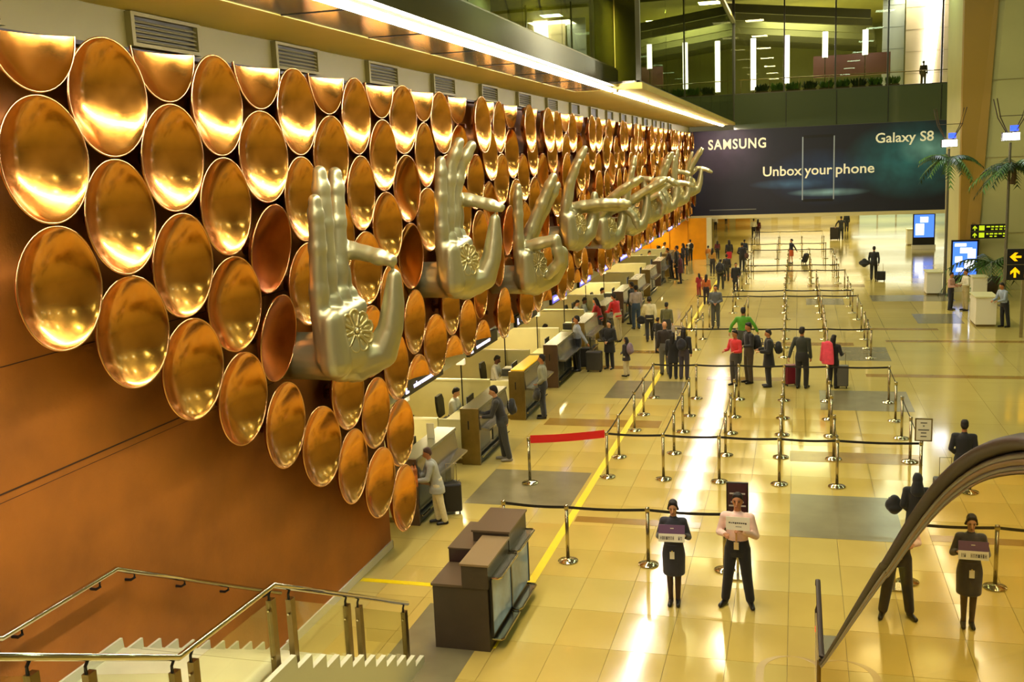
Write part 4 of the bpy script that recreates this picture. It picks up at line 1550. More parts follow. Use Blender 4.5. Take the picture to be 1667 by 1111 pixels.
def person(feet, head_y, rz, pose, label, top, bottom, hair='hair_short', top_kind='shirt', bottom_kind='trousers', lod=1, skin=0, z=0.0, hair_col=None, height=None, shoe=None, loc=None):
    base = Vector(loc) if loc else FP(feet[0], feet[1], z)
    h = height or height_at(base, head_y)
    nat = 1.335 if pose == 'sit' else 1.765
    s = (h - z if height is None else height) / nat
    s = min(max(s, .62), 1.13)
    t = thing('person', label, 'person', base, R(rz))
    t.scale = (s, s, s)
    obj('body', fig(pose, 'body', lod), SKIN[skin], t)
    obj('trousers' if bottom_kind == 'trousers' else bottom_kind, fig(pose, bottom_kind, lod), cloth(bottom), t)
    obj({'shirt': 'shirt', 'coat': 'coat', 'tunic': 'tunic'}[top_kind], fig(pose, top_kind, lod), cloth(top), t)
    hk = hair
    if hair != 'bald':
        obj('headscarf' if hair == 'hair_scarf' else 'hair', fig(pose, hk, lod), cloth(hair_col) if hair_col else m_hair, t)
    for q in 'ab':
        obj('shoe', fig(pose, 'shoe_' + q, lod), shoe or m_shoe, t)
    j = pose_joints(pose)
    if lod == 0 or rz in range(-100, 101) and s * 1.7 > 0 and base.y < 30 and pose != 'sit':
        hx = R(j['head'][0])
        M_ = Matrix.Translation((0, 0, .95)) @ Matrix.Rotation(R(j['lean']), 4, 'X') @ Matrix.Translation((0, 0, -.95)) @ \
            Matrix.Translation((0, 0, 1.54)) @ Matrix.Rotation(hx, 4, 'X') @ Matrix.Translation((0, 0, -1.54))
        for nme, me, mm, p_ in (('eye', EYE, m_eye, (-.031, -.086, 1.645)), ('eye', EYE, m_eye, (.031, -.086, 1.645)), ('mouth', MOUTH, m_lip, (0, -.087, 1.573)),
                                ('eyebrow', BROW, m_hair, (-.032, -.086, 1.664)), ('eyebrow', BROW, m_hair, (.032, -.086, 1.664))):
            o = obj(nme, me, mm, t)
            o.matrix_local = M_ @ Matrix.Translation(p_)
    return t


# ---- luggage
def local_part(t, name, mb, m, smooth=False, bevel=0):
    return mb.build(name, m, t, smooth, local=True, bevel=bevel)


def suitcase(pos, label, col, w=.42, d=.24, h=.62, rz=0, tilt=0, handle=True):
    t = thing('suitcase', label, 'suitcase', pos, R(rz))
    m = mat('case_' + col.lstrip('#'), col, .45)
    if tilt:
        t.rotation_euler = (R(tilt), 0, R(rz))
        t.location.z += .03
    local_part(t, 'shell', MB().box(-w / 2, w / 2, -d / 2, d / 2, .06, h), m, bevel=.035)
    local_part(t, 'zip_band', MB().box(-w / 2 - .003, w / 2 + .003, -.012, .012, .07, h - .01), M_BLACK, bevel=.01)
    for x in (-w / 2 + .05, w / 2 - .05):
        for y in (-d / 2 + .05, d / 2 - .05):
            local_part(t, 'wheel', MB().lathe([(.0, -.015), (.03, -.015), (.03, .015), (0, .015)], 10).xf(Matrix.Translation((x, y, .031)) @ Matrix.Rotation(PI / 2, 4, 'Y')), M_BLACK)
    if handle:
        local_part(t, 'handle', MB().tube([(-.1, d / 2 - .03, h - .02), (-.1, d / 2 - .03, h + .36), (.1, d / 2 - .03, h + .36), (.1, d / 2 - .03, h - .02)], .010, 6), M_STEEL)
    else:
        local_part(t, 'handle', MB().tube([(-.08, 0, h - .02), (-.08, 0, h + .05), (.08, 0, h + .05), (.08, 0, h - .02)], .012, 6), M_BLACK)
    return t


BAGS = {}


def soft_bag(pos, label, col, size=(.32, .18, .42), rz=0, name='backpack', cat='bag'):
    t = thing(name, label, cat, pos, R(rz))
    w, d, h = size
    k = size
    if k not in BAGS:
        mb = MB()
        mb.ell((0, 0, h * .45), w / 2, d / 2, h * .45, 14).caps((0, 0, h * .25), (0, 0, h * .75), min(w, d) * .5, min(w, d) * .42, 12)
        mb.ell((0, -d * .35, h * .3), w * .36, d * .28, h * .22, 12)
        BAGS[k] = remesh(mb, .018, 3, 'bag_body')
    obj('bag_body', BAGS[k], cloth(col), t)
    for sg in (-1, 1):
        local_part(t, 'carry_strap', MB().tube([(sg * w * .2, d * .3, h * .72), (sg * w * .24, d * .52, h * .74), (sg * w * .24, d * .60, h * .5), (sg * w * .22, d * .4, h * .2)], .014, 6), M_BLACK)
    return t


def back_bag(p, label, col, up=1.02, back=.20, size=(.32, .18, .42)):
    """a backpack carried by person p"""
    s = p.scale.x
    a = p.rotation_euler.z
    off = Vector((math.sin(-a) * back * s, math.cos(a) * back * s, up * s))
    return soft_bag(Vector(p.location) + off, label, col, tuple(x * s for x in size) if False else size, math.degrees(a) + 180)


def at_side(p, dx, dy, dz=0.0):
    """a place in the person's own frame"""
    a = p.rotation_euler.z
    return Vector(p.location) + Vector((dx * math.cos(a) - dy * math.sin(a), dx * math.sin(a) + dy * math.cos(a), dz))


# ---- the two greeters
W = person((1098, 984), 813, 2, 'hold_sign', 'woman in dark grey skirt uniform looking down, holding a purple and white name board', '#2c2c34', '#2a2a32', 'hair_bun', 'shirt', 'skirt', 0, 1)
obj('tights', figure('hold_sign', 'tights', 0), mat('dark_tights', '#3a2620', .6), W)
W.scale = (W.scale.x * .94, W.scale.y * .94, W.scale.z)
b0 = W.location
s = W.scale.x
t = thing('name_board', 'purple and white name board held by the uniformed woman', 'sign', at_side(W, 0, -.315, 1.27), W.rotation_euler.z)
local_part(t, 'board', MB().box(-.19, .19, -.006, .006, -.03, .10), mat('purple_card', '#6a4a6c', .5))
local_part(t, 'white_strip', MB().box(-.19, .19, -.007, .005, -.15, -.03), M_WHITE)
local_part(t, 'emblem', MB().box(-.02, .03, -.009, -.006, .045, .055), M_WHITE)
mb = MB()
x = -.165
rr = random.Random(2)
while x < .15:
    w_ = rr.uniform(.014, .024)
    if rr.random() > .14:
        mb.box(x, x + .006, -.010, -.007, -.12, -.065).box(x + w_ - .006, x + w_, -.010, -.007, -.12, -.065).box(x, x + w_, -.010, -.007, -.097 + rr.choice((0, .02, -.02)), -.089 + rr.choice((0, .015)))
    x += w_ + .010
local_part(t, 'lettering', mb, mat('dark_lettering', '#4a4440', .6))['kind'] = 'stuff'
t.rotation_euler = (R(-12), 0, W.rotation_euler.z)
t = thing('badge', 'white identity badge hanging at the uniformed woman\'s waist', 'badge', at_side(W, -.01, -.175, .90), W.rotation_euler.z)
local_part(t, 'card', MB().box(-.034, .034, -.004, .004, -.11, 0), M_WHITE)
local_part(t, 'clip', MB().box(-.01, .01, -.005, .005, 0, .02), M_CHROME)

Mn = person((1201, 986), 803, -4, 'present', 'man in pale pink shirt and black trousers holding a white name sheet', '#f0cabc', '#101014', 'hair_short', 'shirt', 'trousers', 0, 0)
t = thing('name_sheet', 'white paper name sheet held up by the man in pink', 'sign', at_side(Mn, .05, -.36, 1.42), Mn.rotation_euler.z)
local_part(t, 'sheet', MB().box(-.17, .17, -.003, .003, -.10, .10), mat('white_paper', '#f2ecd8', .6))
mb = MB()
x = -.13
while x < .13:
    mb.box(x, x + .022, -.005, -.003, -.005 + rr.choice((0, .006)), .012 + rr.choice((0, .008)))
    x += .029
for q in range(4):
    mb.box(-.03 + q * .022, -.014 + q * .022, -.005, -.003, -.05, -.04)
local_part(t, 'lettering', mb, MC['dark_lettering'])['kind'] = 'stuff'
t = thing('lanyard', 'tan lanyard with card on the pink-shirted greeter', 'lanyard', at_side(Mn, .0, -.15, 1.0), Mn.rotation_euler.z)
local_part(t, 'ribbon', MB().box(-.012, .012, -.004, .004, .05, .22), mat('tan_ribbon', '#c89a58', .6))
local_part(t, 'card', MB().box(-.035, .035, -.006, .006, -.06, .05), mat('cream_card', '#e0c890', .5))

# ---- passengers (feet pixel, head row, facing, pose, ...)
P = person
p = P((714, 853), 726, -62, 'lean', 'person in pale grey patterned tunic and cream trousers at the nearest counter', '#a8a898', '#d8cca0', 'hair_short', 'tunic', hair_col='#4a2c18')
t = thing('paper_bag', 'orange patterned bag held against the nearest counter', 'bag', at_side(p, .12, -.42, 1.02), p.rotation_euler.z)
local_part(t, 'bag_body', MB().prism([(-.16, -.16), (.14, -.18), (.12, .16), (-.13, .18)], 'y', -.05, .05), mat('orange_print', '#c8702c', .6, noise=.5, scale=12), bevel=.02)
local_part(t, 'handle', MB().tube([(-.06, 0, .16), (-.05, 0, .24), (.05, 0, .24), (.06, 0, .15)], .008, 6), M_BLACK)
suitcase(FP(738, 836), 'black upright suitcase beside the person in the patterned tunic', '#1e1c1a', .36, .24, .62, 20)
p = P((820, 750), 626, -75, 'lean', 'man in dark grey clothes with a backpack at the second counter', '#2e2c28', '#34342f', 'hair_short', skin=1, shoe=mat('grey_shoe', '#8a8478', .5))
back_bag(p, 'black backpack on the man at the second counter', '#1d1c1a', 1.05, .24)
p = P((885, 681), 577, -80, 'bag', 'man in grey-green shirt and dark jeans at the third counter', '#8a8a72', '#2a2c30', 'hair_short')
t = soft_bag(at_side(p, .33, -.12, .55), 'black shoulder bag hanging beside the man at the third counter', '#15120e', (.42, .2, .36), -70, 'shoulder_bag')
p = P((941, 604), 514, -70, 'pull', 'man in light blue shirt and grey waistcoat standing by two suitcases', '#9aa0ae', '#15151a', 'hair_short')
suitcase(FP(951, 600), 'black upright suitcase nearer the man in light blue', '#1a1815', .40, .26, .70, 10)
suitcase(FP(968, 605), 'dark grey wide suitcase next to the woman in black jacket', '#35322c', .50, .30, .66, 0)
P((993, 601), 522, -20, 'clasp', 'woman in black jacket, pale hem and black leggings beside a dark suitcase', '#14120f', '#1c1a18', 'hair_long', 'coat', skin=1)
p = P((1020, 613), 549, -110, 'clasp', 'small girl in dark top with a purple backpack', '#2a2024', '#c8b890', 'hair_long', 'tunic')
back_bag(p, 'mauve backpack on the small girl', '#7a6470', .98, .2)
P((1006, 556), 477, -120, 'lean', 'person in bright red shirt and khaki trousers at the fourth counter', '#c01818', '#b8a878', 'hair_short')
P((977, 556), 484, -100, 'lean', 'person in red top half hidden beside the fourth counter', '#a01a20', '#201c20', 'hair_long')
t = soft_bag(FP(988, 540) + V(0, 0, .15), 'round orange bag at the feet of the red-shirted group', '#e08a10', (.42, .36, .40), 0, 'orange_bag')
p = P((1036, 536), 464, -150, 'bag', 'man in pale mauve shirt and blue jeans with a shoulder bag', '#a8988c', '#34465a', 'hair_short')
P((1029, 528), 459, -110, 'stand', 'person in dark jacket behind the man in mauve', '#22241c', '#22262a', 'hair_short')
p = P((1058, 556), 483, -170, 'walk', 'woman in cream top and black trousers walking away with a bag strap', '#d8cc9c', '#16140f', 'hair_bun')
soft_bag(at_side(p, .30, -.08, .62), 'black tote bag carried by the woman in cream', '#120f0c', (.36, .16, .36), 0, 'tote_bag')
p = P((1072, 575), 520, 150, 'bag', 'person in black crouched over bags in the queue by the yellow line', '#1c1a16', '#15130f', 'hair_short', height=1.25)
P((1083, 610), 523, -160, 'stand', 'bald man in dark brown jacket and grey trousers in the left queue', '#2a1f16', '#5c584c', 'bald', skin=1)
p = P((1096, 617), 541, 175, 'stand', 'woman with long black hair in long black coat in the left queue', '#100e0c', '#14121a', 'hair_long', 'coat')
p = P((1114, 618), 533, 165, 'bag', 'woman in black jacket and dusky violet trousers with a backpack in the left queue', '#121014', '#3c3440', 'hair_long')
back_bag(p, 'black backpack on the woman in violet trousers', '#16141c', 1.0, .22)
P((1165, 534), 464, 0, 'clasp', 'man in slate shirt and grey trousers facing the camera with joined hands', '#56585a', '#4a4a44', 'hair_short')
P((1210, 592), 500, 180, 'arms_out', 'person in bright green shirt seen from behind', '#4a8c14', '#3a3a30', 'hair_short')
p = P((1197, 628), 537, -40, 'hold', 'boy in red shirt with crossed straps and grey trousers in the queue', '#cc2a2a', '#3c3630', 'hair_short')
p = P((1219, 624), 525, -60, 'hold', 'man in black jacket and brown trousers beside the boy in red', '#181614', '#4a3c28', 'hair_short')
soft_bag(at_side(p, .0, .26, .95), 'large black backpack between the boy in red and the man in black', '#100f0e', (.36, .24, .5), -60)
p = P((1251, 630), 536, -80, 'hold', 'woman in long black clothes with a wide black bag in the queue', '#0c0c0e', '#0e0e10', 'hair_short', 'coat', 'trousers')
soft_bag(at_side(p, .0, .28, .95), 'black backpack worn by the woman in long black clothes', '#0b0b0c', (.32, .2, .4), 100)
p = P((1305, 633), 532, 160, 'pull', 'man in dark green jacket and black trousers in the queue', '#26281c', '#181614', 'hair_short')
suitcase(FP(1288, 628), 'maroon suitcase leaning beside the man in dark green', '#6a1024', .38, .24, .62, 20)
p = P((1356, 632), 545, 150, 'hold', 'woman in black coat with a pink jacket hanging at her side', '#100c10', '#0e0c0c', 'hair_long')
t = thing('pink_jacket', 'coral pink jacket hung over the woman in black', 'jacket', at_side(p, .06, .20, .72), p.rotation_euler.z)
jk = MB()
jk.loft([[(math.cos(a) * rx, math.sin(a) * ry, z) for a in (2 * PI * q / 16 for q in range(16))] for z, rx, ry in ((0, .19, .07), (.1, .19, .075), (.4, .17, .07), (.6, .14, .06), (.66, .06, .04))])
obj('jacket_body', remesh(jk, .016, 3, 'jacket_body'), cloth('#e8485c'), t)
sl = MB().caps((.15, .0, .58), (.20, .02, .1), .05, .04, 10)
obj('sleeve', remesh(sl, .016, 2, 'sleeve'), cloth('#e8485c'), t)
suitcase(FP(1370, 632), 'grey striped suitcase beside the pink jacket', '#5a564c', .36, .24, .66, 0)
p = P((1422, 457), 401, 175, 'walk', 'man in dark suit walking away with a duffel and trolley bag', '#16181a', '#14140f', 'hair_short')
soft_bag(at_side(p, -.02, .0, 0) + V(-.48, -.05, .75), 'dark duffel bag slung behind the man in the dark suit', '#151a1c', (.55, .3, .36), 0, 'duffel_bag')
suitcase(FP(1434, 458), 'small black trolley bag behind the man in the dark suit', '#101214', .42, .28, .50, 0)
p = P((1369, 391), 352, 180, 'arms_out', 'distant man in black walking away under the poster', '#0e100c', '#0e100c', 'hair_short')
suitcase(FP(1358, 391), 'black box case pulled by the distant man in black', '#140f0e', .6, .4, .95, 0, handle=False)
P((1378, 378), 346, 180, 'stand', 'farthest dark figure just beyond the man with the box case', '#101412', '#12140f', 'hair_short')
p = P((1288, 429), 389, -60, 'pull', 'woman in dark top and long orange skirt crossing the maze', '#161c22', '#b4501c', 'hair_bun', 'shirt', 'skirt', skin=1)
suitcase(FP(1308, 429), 'small black tilted trolley bag pulled by the woman in orange skirt', '#12161c', .36, .24, .6, 60, 24)
P((1227, 389), 356, 180, 'clasp', 'distant man in white shirt and black trousers in the far maze', '#d8d4bc', '#14120f', 'hair_short')
P((1234, 387), 357, 170, 'stand', 'distant person in maroon beside the man in white shirt', '#5a1a20', '#3a1418', 'hair_long')
p = P((1208, 441), 395, 170, 'bag', 'person in black jacket with a brown bag at the right of the dense queue', '#16141a', '#14120f', 'hair_short')
soft_bag(at_side(p, -.25, .0, .7), 'brown bag at the side of the rightmost queuing person', '#4a2a18', (.3, .2, .36), 0, 'brown_bag')
P((1187, 433), 391, -160, 'stand', 'woman in black with a red skirt in the dense queue', '#15120f', '#b01622', 'hair_long', 'shirt', 'skirt')
P((1168, 422), 392, 180, 'stand', 'person in dark maroon top in the dense queue', '#5c1418', '#1c1814', 'hair_long')
P((1153, 432), 400, 160, 'stand', 'person in orange-yellow top in the dense queue', '#b8742a', '#a8a484', 'hair_bun')
p = P((1173, 472), 422, 175, 'walk', 'person in black with a large black pack in the middle of the dense queue', '#14120f', '#2a2c30', 'hair_short')
back_bag(p, 'large black pack on the person in the middle of the dense queue', '#100e0e', .95, .26, (.44, .3, .62))
P((1198, 476), 428, 10, 'bag', 'person in black coat with a white trace walking towards the camera', '#100f12', '#0f0e0f', 'hair_short', 'coat')
P((1138, 482), 449, -140, 'clasp', 'short person in crimson at the front of the dense queue', '#8c1420', '#7c121c', 'hair_long', 'tunic')
_rust = P((1150, 496), 447, 170, 'stand', 'person in rust top and dark trousers at the front of the dense queue', '#a8541c', '#241420', 'hair_long')
soft_bag(at_side(_rust, .1, -.32, .75), 'pale orange bundle carried in the front of the dense queue', '#e8a850', (.4, .3, .45), 0, 'orange_bundle')
p = P((1124, 425), 390, -150, 'stand', 'man in white shirt with black backpack near the amber wall', '#e0d8c4', '#181614', 'hair_short')
back_bag(p, 'black backpack on the white-shirted man by the amber wall', '#0e0c0c', 1.0, .22)
P((1092, 454), 403, -80, 'lean', 'dark figure in brown at a far counter', '#3a2418', '#1a1614', 'hair_short')
P((1102, 455), 400, -90, 'stand', 'tall dark figure in black coat at a far counter', '#0f0e10', '#0f0e10', 'hair_short', 'coat')
P((1112, 440), 396, -100, 'bag', 'figure in dark plum behind the tall figure in black coat', '#2a1824', '#15131a', 'hair_long')
P((1118, 432), 398, -100, 'stand', 'figure in dark blue between the far counter and the man in white', '#1c1e2c', '#15131a', 'hair_short')
P((1148, 396), 362, -160, 'stand', 'distant person in pale grey by the pillar of the amber wall', '#c8c0a4', '#8a8468', 'hair_short')
P((1141, 388), 360, 180, 'stand', 'distant dark figure next to the amber wall pillar', '#1c1a14', '#1c1a14', 'hair_short')
P((1165, 375), 352, 180, 'bag', 'distant person in white top at the far end of the counters', '#e4dccc', '#1a1814', 'hair_short')
P((1182, 366), 349, 180, 'stand', 'farthest dark person in the left of the far hall', '#14181c', '#12161a', 'hair_short')

P((1183, 458), 414, 175, 'stand', 'person in charcoal jacket between the packed queue and the maze posts', '#201e22', '#2a2622', 'hair_short')
P((1160, 446), 404, 165, 'bag', 'person in mustard top behind the short person in crimson', '#a87a2c', '#2a2420', 'hair_long')
P((1212, 425), 390, 170, 'stand', 'person in dark navy behind the rightmost queuing person', '#1a2030', '#1a1a1c', 'hair_short')
P((1108, 462), 412, -85, 'bag', 'woman in dark red coat standing behind the far counter group', '#4a141c', '#1a1418', 'hair_long', 'coat')
P((1130, 418), 386, -140, 'stand', 'person in grey jacket beside the white-shirted man by the amber wall', '#6a665c', '#2a2826', 'hair_short')
P((1086, 560), 492, 170, 'stand', 'man in olive shirt ahead of the left queue', '#5c5a34', '#2c2a24', 'hair_short')

# ---- staff behind the counters, on office chairs
CH = {}


def office_chair(pos, rz, label):
    t = thing('office_chair', label, 'chair', pos, R(rz), 'office chairs behind the counters')
    if not CH:
        CH['seat'] = MB().box(-.23, .23, -.23, .23, .42, .49).mesh('seat')
        b = MB()
        b.loft([[(x_, y_, z_) for x_, y_ in ((-w_, .22 + o_), (w_, .22 + o_), (w_, .28 + o_), (-w_, .28 + o_))] for z_, w_, o_ in ((.55, .18, 0), (.7, .23, .02), (.95, .24, .04), (1.08, .18, .06))])
        CH['back'] = b.mesh('backrest')
        CH['stem'] = MB().cyl(0, 0, .1, .42, .03, seg=10).mesh('stem')
        f = MB()
        for q in range(5):
            a = 2 * PI * q / 5
            f.tube([(0, 0, .12), (math.cos(a) * .28, math.sin(a) * .28, .05)], [.03, .02], 6)
        CH['foot'] = f.mesh('star_base')
    for n_, k_ in (('seat', 'seat'), ('backrest', 'back'), ('stem', 'stem'), ('star_base', 'foot')):
        obj(n_, CH[k_], M_BLACK if n_ != 'star_base' else M_STEEL, t)
    return t


def staff(px, head_y, y0, label, k):
    """seated clerk whose head shows at px, head_y, sitting level with the counter that starts at y0"""
    z = 1.30
    q = FP(px, head_y, z)
    loc = V(q.x, q.y, 0)
    for yc in CYS:                       # keep clear of the screen walls
        if abs(loc.y - (yc + 2.99)) < .42:
            loc.y = yc + 2.99 + (.42 if loc.y > yc + 2.99 else -.42)
    tint = ['#e8e4d8', '#d8d8d0', '#e4e0d8', '#dcdad2'][k % 4]
    person(None, None, 90, 'sit', label, tint, '#1c1a20', 'hair_short', skin=k % 3, loc=loc, height=1.30)
    office_chair(loc + V(-.05, 0, 0), 90, 'black office chair under the ' + label.split(',')[0])


staff(648, 680, 17, 'clerk in white shirt seated at the nearest counter', 0)
staff(735, 630, 21, 'clerk in white shirt bending over the second counter', 1)
staff(803, 578, 25, 'clerk in pale blue shirt seated at the third counter', 2)
staff(882, 527, 29, 'clerk in white shirt seated at the fourth counter', 0)
staff(935, 488, 33, 'left clerk of the pair at the fifth counter', 1)
staff(947, 484, 33, 'right clerk of the pair at the fifth counter', 2)
staff(976, 468, 37, 'clerk in white shirt with a tie at the sixth counter', 0)
staff(1054, 408, 49, 'distant clerk in pale shirt left of the far clerks', 1)
staff(1070, 400, 51, 'second of the distant clerks from the left', 2)
staff(1079, 394, 53, 'third of the distant clerks from the left', 0)
staff(1090, 385, 57, 'last distant clerk in white near the amber wall', 1)
p = person(None, None, 70, 'stand', 'clerk in white shirt and dark tie standing behind the nearest counter', '#e4e0d4', '#1c1a20', 'hair_short', loc=FP(649, 641, 1.68) * 1.0, height=1.70)
p.location.z = 0

# ---- right edge and upper floor
P((1566, 815), 683, 172, 'bag', 'man in black ribbed jacket walking away above the escalator handrail', '#17161a', '#141414', 'hair_short')
p = P((1490, 912), 770, 178, 'bag', 'person in black hooded coat close to the escalator', '#0c0c0e', '#0e0e10', 'hair_scarf', 'coat', hair_col='#0c0c0e')
soft_bag(at_side(p, .34, -.02, .78), 'black shoulder bag on the left arm of the hooded person', '#0e0c0c', (.3, .2, .3), 0, 'shoulder_bag')
suitcase(FP(1538, 835) + V(0, 0, 0), 'black hard suitcase between the hooded person and the man in ribbed jacket', '#151417', .42, .28, .66, 0)
P((1547, 505), 443, 60, 'hold', 'man in pink shirt and dark trousers facing the bright screen', '#c89888', '#20222c', 'hair_short')
P((1571, 506), 438, -70, 'hold', 'man in white shirt and beige trousers by the bright screen', '#dcd4b8', '#b8a878', 'hair_short')
P((1634, 533), 459, -60, 'lean', 'man in light blue shirt leaning on the white desk at right', '#9aa6b8', '#14151a', 'hair_short')
person(None, None, 160, 'stand', 'tiny figure in dark top standing in the upper lounge', '#3a2c28', '#6a5a4c', 'hair_short', loc=(7.6, 70.8, 10.3), height=1.6)
# ================================================================== RIGHT SIDE: screens, desks, palms, lamps, signs
def at_y(px, py, y):
    d = CF + CR * ((px - 833.5) / FPX) - CU * ((py - 555.5) / FPX)
    return CAM + d * (y / d.y)


m_scr = mat('bright_blue_screen', '#2a5ac8', .2, emit='#4a7cf0', estr=1.6)
m_scw = mat('white_screen_text', '#ffffff', .3, emit='#f0f4ff', estr=2.6)


def totem(px, py, w, h, label, blocks):
    b = FP(px, py)
    t = thing('screen_totem', label, 'screen', b)
    x, y = b.x, b.y
    MB().box(x - w / 2, x + w / 2, y - .08, y + .08, .25, h).build('housing', M_BLACK, t)
    MB().box(x - w / 2 - .05, x + w / 2 + .05, y - .2, y + .2, 0, .25).build('base', M_WHITE, t)
    s = MB().box(x - w / 2 + .07, x + w / 2 - .07, y - .095, y - .08, .75, h - .08).build('display', m_scr, t)
    for (u0, u1, v0, v1) in blocks:
        W_ = w - .14
        H_ = h - .83
        MB().box(x - w / 2 + .07 + u0 * W_, x - w / 2 + .07 + u1 * W_, y - .10, y - .094, .75 + v0 * H_, .75 + v1 * H_).build('screen_panel', m_scw, s)


totem(1568, 474, 1.15, 2.35, 'bright screen totem with blue and white display near the pillar', ((.08, .55, .86, .95), (.3, .8, .66, .82), (.62, .95, .5, .78), (.1, .4, .38, .56), (.5, .9, .2, .44), (.15, .45, .1, .22)))
totem(1503, 405, 1.35, 2.3, 'farther screen totem with pale blue display left of the pillar', ((.08, .5, .1, .6), (.3, .7, .66, .9)))


def desk(x0, x1, y0, y1, h, label, m=None):
    t = thing('service_desk', label, 'desk', ((x0 + x1) / 2, y0, 0))
    MB().box(x0, x1, y0, y1, .08, h - .05).build('body', m or M_WHITE, t)
    MB().box(x0 + .03, x1 - .03, y0 + .04, y1, 0, .08).build('plinth', M_BRONZE, t)
    MB().box(x0 - .04, x1 + .04, y0 - .04, y1 + .04, h - .05, h).build('top', M_CREAM, t)
    return t


def frond(mb, c, a, L, droop):
    pts = []
    for k in range(7):
        t_ = k / 6
        pts.append(Vector((c[0] + math.cos(a) * L * t_, c[1] + math.sin(a) * L * t_, c[2] + .55 * L * math.sin(t_ * 1.5) * (1 - droop) - droop * L * t_ * t_)))
    mb.tube(pts, [.02 - .0025 * k for k in range(7)], 5)
    side = Vector((-math.sin(a), math.cos(a), 0))
    for k in range(1, 7):
        for sgn in (-1, 1):
            for sub in (0, .5):
                p_ = pts[k].lerp(pts[k - 1], sub)
                d = (pts[k] - pts[k - 1]).normalized()
                tip = p_ + (side * sgn + d * .8 - Vector((0, 0, .7))).normalized() * L * .40 * (1.15 - k / 9)
                q = d * .06
                mb.add([p_ - q, p_ + q, tip], [(0, 1, 2)])


def palm(x, y, z0, z1, L, label, n=13, name='palm_tree', pot=False):
    t = thing(name, label, 'palm', (x, y, z0))
    if z1 > z0 + .6:
        MB().tube([(x, y, z0), (x + .05, y, (z0 + z1) / 2), (x, y, z1)], [.12, .09, .08], 8).build('trunk', mat('fibrous_trunk', '#5a4a30', .8, noise=.3, scale=20), t)
    rr_ = random.Random(int(x * 10))
    for k in range(n):
        mb = MB()
        frond(mb, (x, y, z1), 2 * PI * k / n + rr_.uniform(-.2, .2), L * rr_.uniform(.8, 1.1), rr_.uniform(.25, .95))
        mb.build('frond', m_leaf if k % 2 else m_leafd, t)
    if pot:
        MB().lathe([(0, z0 - .9), (.3, z0 - .9), (.42, z0), (.36, z0), (.34, z0 - .05), (0, z0 - .05)], 16, (x, y, 0)).build('pot', M_DARK, t, smooth=True)
    return t


m_flood = mat('white_floodlight', '#ffffff', .4, emit='#eaf0ff', estr=22)
m_blue = mat('blue_lens', '#3a50ff', .3, emit='#2c48ff', estr=3)


def lamp_post(x, y, zl, label):
    t = thing('lamp_post', label, 'lamp', (x, y, 0))
    MB().cyl(x, y, 0, zl - .25, .07, .05, 12).cyl(x, y, 0, .06, .22, seg=16).build('pole', mat('grey_lamp_pole', '#6c6a58', .45, .5), t, smooth=False)
    MB().box(x - .32, x + .32, y - .16, y + .16, zl - .18, zl + .16).build('lamp_housing', M_STEEL, t)
    MB().box(x - .30, x - .02, y - .19, y - .16, zl - .15, zl + .13).build('floodlight', m_flood, t)
    MB().box(x + .02, x + .30, y - .19, y - .16, zl - .15, zl + .13).build('floodlight', m_flood, t)
    MB().box(x - .05, x + .25, y - .16, y - .10, zl + .2, zl + .42).build('blue_lens', m_blue, t)
    for sx, sy in ((-1, -1), (1, -1), (1, 1), (-1, 1)):
        MB().tube([(x + sx * .15, y + sy * .12, zl + .16), (x + sx * .45, y + sy * .3, zl + .75), (x + sx * .62, y + sy * .4, zl + 1.5)], .022, 6).build('crown_strut', M_DARK, t)
    MB().tube([(x - .5, y - .33, zl + .8), (x + .5, y - .33, zl + .8)], .016, 6).build('crown_ring', M_DARK, t)


q = at_y(1543, 300, 49.0)
lamp_post(q.x, 49.0, at_y(1543, 233, 49.0).z, 'tall lamp post with twin floodlights in front of the poster edge')
q2 = at_y(1642, 300, 45.5)
lamp_post(q2.x, 45.5, at_y(1642, 222, 45.5).z, 'tall lamp post with twin floodlights before the pale pillar')
palm(q.x + .02, 48.85, at_y(1543, 280, 49).z, at_y(1543, 258, 49).z, 1.35, 'artificial palm crown on the lamp post by the poster edge', 20, 'palm_crown')
palm(q2.x + .1, 45.3, at_y(1648, 300, 45.5).z, at_y(1648, 272, 45.5).z, 1.6, 'artificial palm crown on the lamp post before the pillar', 22, 'palm_crown')
q3 = at_y(1612, 445, 48.2)
palm(q3.x, 48.2, .9, 1.5, 1.9, 'low bushy green palm in a dark pot at the pillar foot', 14, 'potted_palm', True)

desk(6.35, 7.05, 40.3, 41.6, 1.12, 'white service desk at the right edge with a man leaning on it')
desk(7.2, 7.75, 46.6, 47.4, 1.1, 'white desk just behind the two men at the screen')
desk(q.x - .75, q.x - .1, 49.0, 50.0, 1.05, 'white planter desk at the foot of the farther palm')
desk(7.2, 8.4, 74.0, 75, 1.1, 'small cream desk below the farther screen totem')
desk(8.3, 9.2, 80, 81, 1.3, 'far cream cabinet under the hanging dark sign')


# direction signs
m_yel = mat('lit_yellow_sign', '#ffc814', .4, emit='#ffb400', estr=1.1)
m_grn = mat('lit_lime_sign', '#c8d820', .4, emit='#b8d020', estr=.9)


